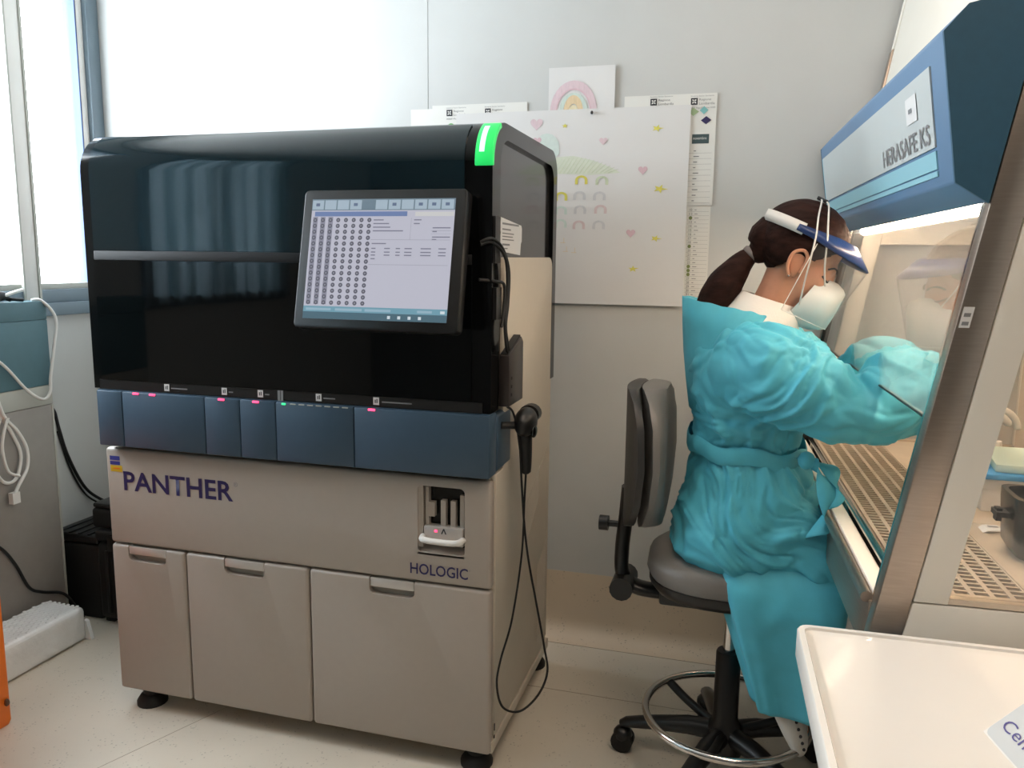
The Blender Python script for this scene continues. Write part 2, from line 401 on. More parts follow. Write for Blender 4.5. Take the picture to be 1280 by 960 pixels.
for y0, y1 in ((.512, .80), (-.575, .452)):
    box('pane', XL-.045, XL-.037, y0, y1, 1.285, 2.5, M['winglass'], wn)
mu = box('mullion', XL-.06, XL+.012, .452, .512, 1.225, 2.5, M['alu_w'], wn, .004)
box('mullion_edge', XL+.005, XL+.016, .444, .452, 1.225, 2.5, M['palegrey'], wn)
box('mullion_edge', XL+.005, XL+.016, .512, .522, 1.225, 2.5, M['palegrey'], wn)
w2 = bpy.data.objects.new('window_2', None); w2.location = (XL, -1.7, 1.175); COL.objects.link(w2); struct(w2)
box('sill', XL-.16, XL+.025, -2.25, -1.12, 1.175, 1.225, M['alu'], w2, .004)
box('head_rail', XL-.16, XL+.01, -2.25, -1.12, 2.50, 2.55, M['alu'], w2, .004)
for y0 in (-2.25, -1.72, -1.18): box('mullion', XL-.10, XL-.02, y0, y0+.06, 1.225, 2.5, M['alu'], w2, .004)
for y0, y1 in ((-2.19, -1.72), (-1.66, -1.18)): box('pane', XL-.065, XL-.057, y0, y1, 1.225, 2.5, M['winglass'], w2)
cu_ = root('curtain', 'pale translucent curtain hanging from a rod across its window', 'curtain', (XL+.03, -1.7, 1.19))
v = [(XL+.03+.018*math.sin(k*.9)+.006*math.sin(k*2.3), -2.27+1.17*k/80, z) for z in (1.19, 2.53) for k in range(81)]
mobj('fabric', v, [(k, k+1, 82+k, 81+k) for k in range(80)], M['curtain'], cu_, True)
tube('rod', [(XL+.03, -2.32, 2.54), (XL+.03, -1.06, 2.54)], .012, M['steel'], cu_, 10, 0)
for y_ in (-2.2, -1.14): box('rod_bracket', XL, XL+.045, y_-.01, y_+.01, 2.53, 2.56, M['steel'], cu_)
# the light from the sky comes in through this opening (portal, gives no light of its own)
pl = bpy.data.lights.new('window_portal', 'AREA'); pl.shape = 'RECTANGLE'; pl.size = 1.38; pl.size_y = 1.3; pl.cycles.is_portal = True
po = bpy.data.objects.new('window_portal', pl); po.location = (XL-.1, .11, 1.9); po.rotation_euler = (0, math.radians(-90), 0)
po.rotation_euler = Matrix(((0, 0, -1), (1, 0, 0), (0, -1, 0))).to_euler()
po.matrix_world = Matrix(((0, 0, -1, XL-.1), (1, 0, 0, .11), (0, -1, 0, 1.9), (0, 0, 0, 1))); COL.objects.link(po)
# ceiling luminaires, above and behind the camera
LUM = [(1.70, -.35, .23, 'square recessed ceiling luminaire above the swivel stool'), (2.15, -1.35, .30, 'larger square ceiling luminaire above the centrifuge trolley')]
for x, y, h_, lb_ in LUM:
    r = root('ceiling_luminaire', lb_, 'ceiling light', (x, y, H))
    box('frame', x-h_-.02, x+h_+.02, y-h_-.02, y+h_+.02, H-.02, H, M['whitep'], r, .003)
    box('diffuser', x-h_, x+h_, y-h_, y+h_, H-.026, H-.019, M['lamp'], r)

# ================================================================== ANALYSER
an = root('laboratory_analyser', 'large beige analyser with black glass hood, touchscreen and blue drawer band', 'lab machine', (.61, .34, 0))
box('carcass', .012, 1.205, .03, .675, .064, 1.02, M['beige_s'], an, .004)
# lower doors with handle recesses
for x0, x1, h0, h1 in ((0, .262, .062, .198), (.2665, .675, .399, .534), (.6795, 1.22, .866, 1.001)):
    d = box('door', x0, x1, 0, .03, .062, .5365, M['beige'], an, .010, 3)
    cut(d, prismvf(rrect(h0, h1, .488, .56, .018), 'y', -.02, .022))
    box('door_recess', h0-.001, h1+.001, .0205, .029, .487, .5355, M['beige_d'], d)
    box('door_handle', h0+.002, h1-.002, .001, .012, .509, .5345, M['handle'], d, .003)
# upper fascia with reader recess
fa = box('fascia', 0, 1.22, 0, .03, .5415, .838, M['beige'], an, .010, 3)
cut(fa, prismvf(rrect(1.012, 1.146, .625, .812, .014), 'y', -.02, .05))
mobj('recess_lip', *join(prismvf([(.0, .626), (.05, .652), (.05, .62), (.0, .62)], 'x', 1.012, 1.146), boxvf(1.012, 1.026, .004, .05, .64, .812)), M['beige'], fa)
box('recess_back', 1.02, 1.145, .028, .0335, .63, .81, M['black'], fa)
mobj('reader_frame', *join(boxvf(1.030, 1.040, .012, .028, .70, .806), boxvf(1.040, 1.056, .012, .028, .725, .765), boxvf(1.074, 1.088, .012, .028, .70, .772), boxvf(1.102, 1.116, .012, .028, .70, .772), boxvf(1.128, 1.140, .014, .028, .70, .79)), M['beige'], fa)
dr = box('reader_drawer', 1.03, 1.142, -.002, .028, .652, .702, M['handle'], fa, .003)
tube('reader_handle', [(1.028, .0, .672), (1.034, -.022, .672), (1.06, -.027, .67), (1.115, -.027, .67), (1.137, -.022, .672), (1.142, .0, .672)], .0085, M['whitep'], fa, 8, 5)
box('reader_slot', 1.066, 1.106, -.0035, 0, .654, .658, M['orange'], fa)
box('reader_light', 1.062, 1.069, -.004, -.001, .688, .694, M['red_led'], fa)
poly('reader_arrow', [(0, 0), (.004, 0), (.008, .010), (.012, 0), (.016, 0), (.0095, .015), (.0065, .015)], (1.08, -.0025, .684), X, Z, M['ink'], fa)
# right side panel with louvres, bottom rail, rear flange
sp = [(.030, .075), (.030, .995), (.205, 1.02), (.205, 1.02), (.10, 1.02)]
side = prism('side_panel', [(.036, .10), (.036, .85), (.10, .85), (.10, 1.415)]+arc(.60, 1.385, .033, 90, 0, 5)+[(.633, .10)], 'x', 1.204, 1.222, M['beige_s'], an, .004)
box('side_rail', 1.204, 1.224, .012, .668, .062, .096, M['beige_s'], an, .003)
box('rear_flange', 1.196, 1.214, .636, .676, .10, 1.39, M['beige_s'], an, .003)
vents = []
for k in range(13):
    z = .60+k*.0085; vents.append(sweepvf([(1.2215, .36, z-.05), (1.2215, .50, z+.055)], .0016, 4))
for k in range(30):
    z = .16+k*.0088; vents.append(sweepvf([(1.2215, .50, z), (1.2215, .615, z+.05)], .0018, 4))
tag(mobj('louvres', *join(*vents), M['beige_d'], side), kind='stuff')
mobj('louvre_outline', *join(*[sweepvf([(1.2215, a, b), (1.2215, c, d)], .0013, 4) for a, b, c, d in ((.31, .66, .61, .795), (.61, .795, .61, .22), (.31, .66, .31, .56))]), M['beige_d'], side)
mobj('lid_catch', *join(boxvf(1.2225, 1.2245, .028, .034, .10, .108), boxvf(1.2225, 1.2245, .03, .034, .122, .142)), M['rubber'], an)
# blue band of drawers
bx_ = [0.012, .1015, .381, .495, .608, .844, 1.223]
for a, b in zip(bx_[:-1], bx_[1:]):
    box('band_panel', a+.0009, b-.0009, -.032, .03, .853, 1.018, M['blue'], an, .004)
box('band_side', 1.200, 1.223, .031, .168, .853, 1.012, M['blue'], an, .012, 3)
box('band_core', .02, 1.2, .0, .17, .845, 1.012, M['rubber'], an)
box('band_top_rim', .014, 1.22, -.026, .02, 1.0175, 1.0205, M['blue'], an)
for x in (.152, .209, .438, .548, .897): box('status_led', x-.010, x+.010, -.0345, -.030, 1.0115, 1.0175, M['red_led'], an, .0015)
box('status_led', .629, .641, -.0345, -.030, 1.0115, 1.0165, M['green_led'], an, .0015)
for k in range(7): box('status_mark', .655+k*.026, .672+k*.026, -.0330, -.030, 1.0135, 1.0165, M['palegrey'], an)
# black hood
prof = [(-.02, 1.022), (-.02, 1.64)]+arc(.09, 1.64, .11, 180, 90, 10)[1:]+arc(.60, 1.672, .078, 90, 0, 8)+[(.678, 1.022)]
inner = [(.045, 1.022), (.045, 1.61)]+arc(.115, 1.64, .07, 180, 90, 10)[1:]+arc(.58, 1.65, .052, 90, 0, 8)+[(.632, 1.022)]
prism('hood', [(y, z) for y, z in prof], 'x', .004, 1.206, M['black'], an, smooth=40)
n = len(prof)
for xa, xb in ((1.206, 1.222), (-.002, .004)):
    vv = [(xa, *p) for p in prof]+[(xb, *p) for p in prof]+[(xa, *p) for p in inner]+[(xb, *p) for p in inner]
    ff = []
    for i in range(n-1):
        ff += [(i, i+1, n+i+1, n+i), (n+i, n+i+1, 3*n+i+1, 3*n+i), (2*n+i, 3*n+i, 3*n+i+1, 2*n+i+1), (i, 2*n+i, 2*n+i+1, i+1)]
    ff += [(0, n, 3*n, 2*n), (n-1, 2*n-1, 4*n-1, 3*n-1)]
    mobj('hood_frame', vv, ff, M['black'], an, True, 35)
prism('hood_side_glass', inner, 'x', 1.2045, 1.2085, M['darkside'], an)
mobj('hood_latch', *join(boxvf(1.2205, 1.228, -.012, .030, 1.40, 1.515)), M['satin'], an); 
# front glass: lower door and curved upper window
lo = [(-.0245, 1.05), (-.0245, 1.393), (-.02, 1.393), (-.02, 1.05)]
prism('front_glass_door', lo, 'x', .03, 1.17, M['blackg'], an)
box('front_divider', .03, 1.17, -.0255, -.018, 1.395, 1.421, M['dividr'], an, .002)
up_o = [(-.0235, 1.423), (-.0235, 1.64)]+arc(.09, 1.64, .1135, 180, 118, 8)[1:]
up_i = [(-.0195, 1.423), (-.0195, 1.64)]+arc(.09, 1.64, .1095, 180, 118, 8)[1:]
prism('front_glass_window', up_o+up_i[::-1], 'x', .03, 1.15, M['tealg'], an, smooth=40)
box('front_lower_strip', .02, 1.2, -.0235, -.018, 1.022, 1.049, M['satin'], an)
for x in (.254, .444, .559, .738, .907): 
    ic = quads('icon', [(-.0085, .0085, 0, .020)], (x, -.0242, 1.027), X, Z, M['paper'], an)
    quads('icon_mark', [(-.004, -.001, .005, .014), (.001, .004, .005, .016)], (x, -.0246, 1.027), X, Z, M['ink'], ic)
for x, w_ in ((.268, .055), (.458, .014), (.573, .014), (.752, .035), (.923, .085)):
    quads('icon_caption', [(0, w_, 0, .0035)], (x, -.0240, 1.034), X, Z, M['inkgrey'], an)
quads('drawer_icon', [(-.008, -.0005, 0, .03), (.0015, .009, 0, .03)], (.621, -.0243, 1.02), X, Z, M['inkgrey'], an)
# green status lamp on the top corner
la = arc(.09, 1.64, .1135, 183, 112, 10); li = arc(.09, 1.64, .100, 183, 112, 10)
gl = prism('status_lamp', la+li[::-1], 'x', 1.176, 1.2235, M['green_lamp'], an, .003)
la = arc(.09, 1.64, .1140, 166, 124, 8); li = arc(.09, 1.64, .110, 166, 124, 8)
prism('lamp_core', la+li[::-1], 'x', 1.187, 1.200, M['green_core'], gl, smooth=40)
mobj('hood_top_vent', *join(*[boxvf(.70+.012*k, .706+.012*k, .10, .16, 1.7495, 1.7515) for k in range(26)]), M['rubber'], an)
# feet
for x, y in ((.075, .05), (1.165, .055), (1.175, .70-.06), (.075, .63)):
    v, f = lathevf([(.046, 0), (.046, .012), (.034, .03), (.026, .034), (.026, .066)], (x, y, 0), 20); mobj('foot', v, f, M['rubber'], an, True, 40)
# lettering
text('lettering', 'PANTHER', (.063, -.0006, .711), X, Z, .378, .059, M['navy'], an, bold=.018)
text('lettering', '®', (.444, -.0006, .756), X, Z, .014, .014, M['inkgrey'], an)
text('lettering', 'HOLOGIC', (.990, -.0006, .563), X, Z, .166, .031, M['navy'], an, bold=.012)
text('lettering', '®', (1.158, -.0006, .587), X, Z, .005, .005, M['inkgrey'], an)
quads('blue_sticker', [(0, .036, .014, .027), (0, .036, 0, .011)], (.017, -.0004, .787), X, Z, M['royal'], an)
ys = quads('yellow_sticker', [(0, .042, 0, .019)], (.018, -.0004, .766), X, Z, M['yellow'], an)
quads('sticker_print', [(.010, .034, .008, .012)], (.018, -.0008, .766), X, Z, M['orange'], ys)
# scanner cradle on the side
prism('scanner_cradle', [(.045, 1.03), (.045, 1.165), (.165, 1.205), (.185, 1.19), (.185, 1.03)], 'x', 1.2225, 1.250, M['brownblk'], an, .003)
mobj('cradle_slot', *join(prismvf([(.05, 1.167), (.05, 1.170), (.165, 1.209), (.167, 1.206)], 'x', 1.227, 1.246)), M['rubber'], an)
mobj('cradle_dots', *join(*[boxvf(1.2495, 1.2512, .066, .074, 1.055+k*.022, 1.063+k*.022) for k in range(3)]), M['rubber'], an)
tube('cable', [(1.20, -.045, 1.45), (1.225, -.03, 1.46), (1.235, .03, 1.435), (1.238, .075, 1.38), (1.238, .07, 1.30), (1.240, .045, 1.24), (1.242, .06, 1.19), (1.242, .08, 1.165)], .004, M['rubber'], an)
tube('cable', [(1.20, -.045, 1.445), (1.225, -.02, 1.45), (1.238, .045, 1.41), (1.238, .062, 1.32), (1.240, .035, 1.26), (1.242, .05, 1.18), (1.243, .09, 1.168)], .004, M['rubber'], an)
tube('cable', [(1.195, -.04, 1.36), (1.226, .0, 1.355), (1.236, .04, 1.345), (1.236, .04, 1.29), (1.236, .02, 1.24)], .004, M['rubber'], an)
mobj('cable_grommet', *join(boxvf(1.222, 1.232, -.012, .03, 1.26, 1.34)), M['satin'], an)
# monitor: tilted so that its foot stands out
T0, T1 = Vector((0, -.075, 1.576)), Vector((0, -.152, 1.236))
mv = (T0-T1).normalized(); mu_ = Vector(X); mn = mu_.cross(mv)
mo = Vector((.744, T1.y, T1.z)); mw, mh = .434, (T0-T1).length
def onmon(u, v_, d=0): return mo+mu_*u+mv*v_+mn*d
rr = rrect(0, mw, 0, mh, .012)
v = [onmon(u, w_, 0) for u, w_ in rr]+[onmon(u, w_, -.04) for u, w_ in rr]
k = len(rr); mon = mobj('monitor', v, [tuple(range(k)), tuple(range(k, 2*k))[::-1]]+[(i, (i+1) % k, k+(i+1) % k, k+i) for i in range(k)], M['satin'], an); bevel(mon, .003, 2, 50)
v = [onmon(u, w_, d) for d in (-.04, -.02) for u, w_ in ((.1, .06), (.33, .06), (.33, .30), (.1, .30))]
mobj('monitor_mount', *ringloft([[onmon(u, w_, -.04) for u, w_ in ((.1, .06), (.33, .06), (.33, .30), (.1, .30))], [Vector((mo.x+u, -.02, zz)) for u, zz in ((.1, 1.27), (.33, 1.27), (.33, 1.54), (.1, 1.54))]]), M['satin'], an)
def emat(name, c, s=1.0):
    return mat('screen_'+name, (0.02, 0.02, 0.02), .3, emit=C8(*c), estr=s, var=.01)
SW, SH = .382, .301
so = onmon(.024, .024); 
def scr(name, rects, c, lay, s=1.0):
    return quads(name, [(a*SW, b*SW, d*SH, e*SH) for a, b, d, e in rects], so, mu_, mv, emat(name, c, s), mon, .0005+lay*.0004)
scr('screen', [(0, 1, 0, 1)], (190, 190, 204), 0)
scr('screen_menu_bar', [(0, 1, .905, 1)], (108, 128, 142), 1)
for k in range(11):
    if k != 4: scr('screen_menu_tile', [(.004+.0905*k, .086+.0905*k, .912, .99)], (166, 184, 198), 2)
tag(scr('screen_tile_icons', [(.03+.0905*k, .058+.0905*k, .94, .965) for k in (0, 3, 6, 8, 9, 10)], (96, 112, 140), 3), kind='stuff')
scr('screen_title_bar', [(.025, .68, .855, .895)], (108, 128, 172), 1)
scr('screen_tab', [(.735, .995, .855, .89)], (204, 204, 204), 1)
scr('screen_status_bar', [(0, 1, 0, .058)], (74, 104, 118), 1)
scr('screen_task_bar', [(0, 1, .058, .105)], (112, 158, 176), 1)
tag(scr('screen_task_items', [(.02, .2, .07, .09), (.23, .42, .07, .09), (.44, .62, .07, .09), (.8, .9, .07, .09)], (150, 180, 196), 2), kind='stuff')
tag(scr('screen_status_icons', [(.60+.07*k, .62+.07*k, .015, .04) for k in range(4)]+[(.955, .985, .068, .09)], (210, 220, 226), 2), kind='stuff')
tag(scr('screen_rule', [(.44, .98, .66, .663), (.44, .98, .455, .458), (.71, .712, .66, .84), (.85, .985, .735, .738), (.85, .985, .71, .712)], (150, 150, 168), 1), kind='stuff')
txt = [(.45, .52, .82), (.45, .56, .79), (.45, .57, .76), (.45, .66, .73), (.73, .78, .82), (.73, .77, .79), (.86, .98, .755), (.86, .89, .725), (.86, .98, .68), (.86, .89, .66), (.45, .55, .625)]
for rr_ in (.585, .555, .53, .50): txt += [(.45, .48, rr_)]
for rr_ in (.585, .555, .53): txt += [(.54, .58, rr_), (.62, .65, rr_), (.68, .73, rr_), (.79, .86, rr_), (.91, .96, rr_)]
tag(scr('screen_text', [(a, b, c, c+.009) for a, b, c in txt], (120, 120, 140), 1), kind='stuff')
tag(scr('screen_slots', [(.032+.0555*i-.017, .032+.0555*i+.017, .12, .85) for i in range(3)], (140, 140, 156), 1), kind='stuff')
def discs(name, cs, r, c, lay):
    V_, F_ = [], []
    for u, w_ in cs:
        b = len(V_); V_ += [onmon(.024+u*SW+r*math.cos(q*math.pi/4), .024+w_*SH+r*math.sin(q*math.pi/4), .0005+lay*.0004) for q in range(8)]; F_.append(tuple(range(b, b+8)))
    tag(mobj(name, V_, F_, emat(name, c), mon), kind='stuff')
pts = [(.032+.0555*i, .135+.0492*j) for i in range(8) for j in range(15)]
discs('screen_rack_positions', pts, .0058, (92, 92, 106), 2); discs('screen_rack_marks', pts, .002, (150, 150, 160), 3)

# ================================================================== printed note on the analyser's side
nt_ = root('printed_note', 'torn white printed note stuck on dark side glass of the analyser', 'note', (1.209, .19, 1.47))
poly('sheet', [(0, 0), (.012, -.004), (.19, -.012), (.197, .02), (.205, .026), (.206, .062), (.20, .07), (.0, .084), (-.006, .05), (0, .046), (-.007, .02), (0, .015)], (1.2092, .092, 1.434), Y, Z, M['paper'], nt_)
quads('print', [(.01, .17, .066, .071), (.01, .09, .052, .056), (.01, .12, .042, .045), (.01, .11, .034, .037), (.01, .12, .026, .029), (.01, .08, .012, .017), (.01, .06, .003, .006)], (1.2097, .095, 1.434), Y, Z, M['inkgrey'], nt_)

# ================================================================== hand scanner on the side of the analyser
hs = root('barcode_scanner', 'black handheld barcode scanner hanging by its cable beside the blue band', 'scanner', (1.272, .13, .83))
v, f = sweepvf(smoothpath([(1.272, .148, .828), (1.272, .147, .86), (1.272, .140, .90), (1.272, .130, .94), (1.272, .125, .965)], 4), [(.008+.0, .010)]+[(.014+.009*t, .017+.012*t) for t in [i/15 for i in range(16)]], 12, X)
mobj('grip', v, f, M['rubber'], hs, True, 50)
mobj('head', *ell((1.275, .128, .977), (.030, .058, .040)), M['satin'], hs, True)
v, f = ringloft([[(1.272+.029*math.cos(a), .168+dy, .990+.026*math.sin(a)) for a in [2*math.pi*k/16 for k in range(16)]] for dy in (0, .034)]); mobj('nose', v, f, M['satin'], hs, True, 40)
mobj('trigger', *ell((1.300, .120, .955), (.008, .020, .018)), M['black'], hs, True)
mobj('peg', *sweepvf([(1.222, .07, .975), (1.262, .10, .972)], .010, 8), M['rubber'], hs)
tube('cable', [(1.272, .148, .832), (1.27, .145, .76), (1.268, .13, .60), (1.262, .06, .44), (1.243, .02, .34), (1.236, .01, .27), (1.245, .04, .19), (1.278, .10, .150), (1.322, .13, .19), (1.343, .15, .253), (1.332, .15, .33), (1.31, .145, .45), (1.285, .142, .58), (1.272, .14, .68), (1.264, .135, .80), (1.262, .11, .93), (1.256, .07, 1.01), (1.245, .05, 1.03)], .0032, M['rubber'], hs, 6)

# ================================================================== wall sheets
def sheet(name, label, cat, x0, x1, z0, z1, y, m, group=None):
    r = root(name, label, cat, ((x0+x1)/2, y, z0), group=group)
    N = 8; v = []; f = []
    for j in range(N+1):
        for i in range(N+1):
            s, t = i/N, j/N
            b = .0012*noise.noise(Vector((s*2.3+x0*9, t*2.1, y*3)))
            v.append((x0+(x1-x0)*s, y-abs(b), z0+(z1-z0)*t))
    for j in range(N):
        for i in range(N): f.append((j*(N+1)+i, j*(N+1)+i+1, (j+1)*(N+1)+i+1, (j+1)*(N+1)+i))
    s = mobj('sheet', v, f, m, r, True)
    solid(s, .0008); shade(s.data, 30); return r
def logo(parent, x, z, y, wt=.118):
    lo_ = quads('crest', [(0, .022, 0, .022)], (x, y, z), X, Z, M['ink'], parent)
    for k in range(4):
        a = math.radians(45+90*k); c, s = math.cos(a), math.sin(a)
        poly('crest_petal', [(.011+c*p-s*q, .011+s*p+c*q) for p, q in ((.001, 0), (.005, -.0028), (.0095, 0), (.005, .0028))], (x, y-.0004, z), X, Z, M['paper2'], lo_)
    text('lettering', 'Sistema Socio Sanitario', (x-.001, y, z+.026), X, Z, .075, .004, M['inkgrey'], parent)
    text('lettering', 'Regione', (x+.027, y, z+.011), X, Z, .038, .009, M['inkgrey'], parent)
    text('lettering', 'Lombardia', (x+.027, y, z), X, Z, .05, .008, M['inkgrey'], parent)
    text('lettering', 'ASST Papa Giovanni XXIII', (x-.001, y, z-.014), X, Z, wt, .007, M['inkgrey'], parent)
YW = YB-.004
c1 = sheet('wall_calendar', 'white calendar page with green and navy diamonds beside the big drawing', 'calendar', 1.40, 1.704, 1.597, 1.958, YW-.004, M['paper2'])
logo(c1, 1.487, 1.925, YW-.0050); logo(c1, 1.620, 1.922, YW-.0050, .080)
for x, z, w_, h_, m_ in ((1.622, 1.900, .036, .026, mat('sage_print', C8(160, 180, 140), .7, var=.03)), (1.660, 1.904, .028, .026, mat('aqua_print', C8(120, 176, 176), .7, var=.03)), (1.665, 1.872, .034, .026, M['navy'])):
    poly('diamond', [(-w_/2, 0), (0, -h_/2), (w_/2, 0), (0, h_/2)], (x+w_/2-.01, YW-.0056, z), X, Z, m_, c1)
mb_ = quads('month_box', [(0, .055, 0, .030)], (1.629, YW-.0050, 1.798), X, Z, mat('petrol_print', C8(60, 78, 80), .7, var=.03), c1)
text('lettering', 'novembre', (1.633, YW-.0054, 1.811), X, Z, .043, .009, M['paper2'], c1)
quads('day_rules', [(0, .075, .018*k, .018*k+.0006) for k in range(10)], (1.62, YW-.0050, 1.605), X, Z, M['inkgrey'], c1)
quads('day_notes', [(.0, .008+.01*((k*7) % 3)/2, .018*k+.006, .018*k+.009) for k in range(10)], (1.636, YW-.0050, 1.605), X, Z, M['inkgrey'], c1)
c2 = sheet('wall_calendar', 'lower calendar page with a column of day numbers, under the page with diamonds', 'calendar', 1.40, 1.700, 1.285, 1.62, YW-.001, M['paper2'])
quads('day_rules', [(0, .07, .0135*k, .0135*k+.0005) for k in range(22)], (1.625, YW-.0021, 1.293), X, Z, M['inkgrey'], c2)
quads('day_notes', [(.0, .006+.008*((k*5) % 3)/2, .0135*k+.005, .0135*k+.007) for k in range(22)], (1.648, YW-.0021, 1.293), X, Z, M['inkgrey'], c2)
for k in range(22):
    text('day_number', str(31-k), (1.631, YW-.0022, 1.2955+.0135*k), X, Z, .009, .008, M['inkgrey'], c2)
for k in (5, 6, 7, 12, 19):
    poly('day_dot', [(.006*math.cos(q*math.pi/5), .006*math.sin(q*math.pi/5)) for q in range(10)], (1.6355, YW-.0026, 1.2995+.0135*k), X, Z, mat('olive_print', C8(120, 132, 84), .7, var=.03), c2)
c3 = sheet('wall_calendar', 'calendar page with a green dot showing above the black hood', 'calendar', .705, 1.06, 1.62, 1.955, YW-.004, M['paper2'])
logo(c3, .76, 1.917, YW-.0050); logo(c3, .905, 1.916, YW-.0050)
poly('green_dot', [(.016*math.cos(q*math.pi/8), .016*math.sin(q*math.pi/8)) for q in range(16)], (.777, YW-.0050, 1.876), X, Z, M['green_ink'], c3)
c4 = sheet('paper_sheet', 'plain white sheet edge left of the green dot calendar', 'paper', .62, .735, 1.64, 1.945, YW-.001, M['paper2'])
# big child's drawing
dg = sheet('drawing', "large sheet with a child's crayon drawing of hill, hearts and stars", 'drawing', .80, 1.622, 1.258, 1.922, YW-.012, M['paper'])
YD = YW-.0132
def heart(x, z, s, m_):
    pts = []
    for k in range(24):
        t = 2*math.pi*k/24; pts.append((s*.055*16*math.sin(t)**3/1, s*.055*(13*math.cos(t)-5*math.cos(2*t)-2*math.cos(3*t)-math.cos(4*t))))
    poly('crayon_heart', pts, (x, YD, z), X, Z, m_, dg)
def star(x, z, s, m_, rot=.3):
    poly('crayon_star', [((s if k % 2 == 0 else s*.38)*math.sin(rot+k*math.pi/5)*(1.3 if k in (0, 5) else 1), (s if k % 2 == 0 else s*.38)*math.cos(rot+k*math.pi/5)*.7) for k in range(10)], (x, YD, z), X, Z, m_, dg)
for x, z, s, m_ in ((1.097, 1.878, .028, CR['pink']), (1.100, 1.82, .02, CR['dpink']), (1.333, 1.814, .018, CR['pink']), (1.471, 1.715, .020, CR['dpink']), (1.437, 1.505, .020, CR['dpink'])): heart(x, z, s*.9, m_)
for x, z, s in ((1.198, 1.868, .012), (1.514, 1.85, .018), (1.53, 1.652, .022), (1.522, 1.487, .017), (1.449, 1.383, .017)): star(x, z, s, CR['yellow'], .3+x*5)
def hatch(name, x0, x1, zf, m_, n_, tilt, r=.0018):
    parts = []
    for k in range(n_):
        t = k/(n_-1); a = x0+(x1-x0)*t
        za, zb = zf(t); parts.append(sweepvf([(a-tilt, YD, za), (a+tilt, YD, zb)], (r, .0005), 4, X))
    mobj(name, *join(*parts), m_, dg)
poly('crayon_hill', [(0, 0), (.02, .03), (.07, .058), (.14, .062), (.21, .045), (.27, .022), (.305, .003), (.2, -.004), (.1, .002)], (1.09, YD+.0006, 1.705), X, Z, mat('crayon_pale_green', C8(208, 214, 198), .85, var=.03, vscale=60), dg)
hatch('crayon_hill_strokes', 1.10, 1.37, lambda t: (1.708, 1.712+.05*math.sin(math.pi*(.15+.8*t))), CR['green'], 20, .018, .0011)
poly('crayon_tree', [(.045*math.cos(q*math.pi/8)*(1+.1*math.sin(q*3)), .05*math.sin(q*math.pi/8)) for q in range(16)], (1.135, YD, 1.795), X, Z, mat('crayon_pale_mint', C8(204, 216, 210), .85, var=.04, vscale=70), dg)
for i, (x, z, m_) in enumerate([(1.26, 1.683, 'yellow'), (1.332, 1.68, 'green'), (1.19, 1.628, 'yellow'), (1.255, 1.63, 'grey'), (1.325, 1.628, 'grey'), (1.19, 1.58, 'mint'), (1.258, 1.582, 'grey'), (1.33, 1.583, 'red'), (1.19, 1.535, 'mint'), (1.255, 1.53, 'red'), (1.325, 1.53, 'grey'), (1.05, 1.68, 'grey'), (1.12, 1.68, 'orange')]):
    w_ = .022
    outer = [(-w_, -.012)]+[(w_*math.cos(a), .002+.016*math.sin(a)) for a in [math.pi-math.pi*k/8 for k in range(9)]]+[(w_, -.012)]
    inn = [(w_*.55, -.012)]+[(w_*.55*math.cos(a), .002+.009*math.sin(a)) for a in [math.pi*k/8 for k in range(9)]]+[(-w_*.55, -.012)]
    poly('crayon_house', outer+inn, (x, YD, z), X, Z, CR[m_], dg)
for x, z in ((1.20, 1.44), (1.23, 1.436), (1.19, 1.47)): quads('crayon_scribble', [(0, .018, 0, .0016), (.012, .0136, 0, .018)], (x, YD, z), X, Z, CR['orange'], dg)
# rainbow drawing
rb = sheet('drawing', "small sheet with a child's crayon rainbow above the big drawing", 'drawing', 1.137, 1.367, 1.87, 2.062, YW-.008, M['paper'])
YR = YW-.0092
def bow(r0, r1, m_, h=1.25, cx=1.225, cz=1.915):
    o_ = [(r1*math.cos(a), r1*h*math.sin(a)) for a in [math.pi*k/16 for k in range(17)]]
    i_ = [(r0*math.cos(a), r0*h*math.sin(a)) for a in [math.pi-math.pi*k/16 for k in range(17)]]
    poly('crayon_arch', o_+i_, (cx, YR, cz), X, Z, m_, rb)
bow(.062, .082, CR['pink']); bow(.057, .062, CR['dpink']); bow(.036, .05, CR['mint'])
bow(.016, .034, CR['orange'], 1.6); bow(0.002, .015, crayon('pale_yellow', (222, 212, 180)), 1.5)
pn = root('push_pin', 'tiny dark pin holding the top of the big drawing', 'pin', (1.292, YW-.02, 1.908)); mobj('pin_head', *ell((1.292, YW-.0205, 1.908), (.005, .006, .006), nu=10, nv=6), M['ink'], pn, True); mobj('pin_shaft', *sweepvf([(1.292, YW-.018, 1.908), (1.292, YW, 1.906)], .001, 6), M['ink'], pn)

# ================================================================== LEFT SIDE
sv = root('service_cabinet', 'grey floor-standing service cabinet with petrol upper front under the window', 'cabinet', (-.69, -.3, 0))
box('lower_panel', -.735, -.642, -1.0, .436, 0, .856, M['greyl'], sv, .003)
box('lower_edge', -.735, -.641, .4365, .446, 0, .856, M['palegrey'], sv, .002)
box('trim_band', -.735, -.641, -1.0, .444, .857, .930, M['palegrey'], sv, .003)
box('upper_front', -.735, -.640, -1.0, .444, .931, 1.172, M['teal'], sv, .003)
box('upper_top', -.722, -.640, -1.0, .444, 1.1725, 1.24, M['teal'], sv, .003)
ps = root('paper_slip', 'white paper slip lying on top of the petrol cabinet', 'paper', (-.68, .27, 1.241))
poly('slip', [(-.03, -.12), (.035, -.10), (.036, .03), (-.02, .0)], (-.68, .27, 1.2412), X, Y, M['paper'], ps)
cb = root('power_strip', 'black plug and cable clump lying on top of the petrol cabinet', 'plug', (-.67, .22, 1.2405))
mobj('plug_body', *ell((-.68, .25, 1.262), (.022, .075, .021)), M['rubber'], cb, True)
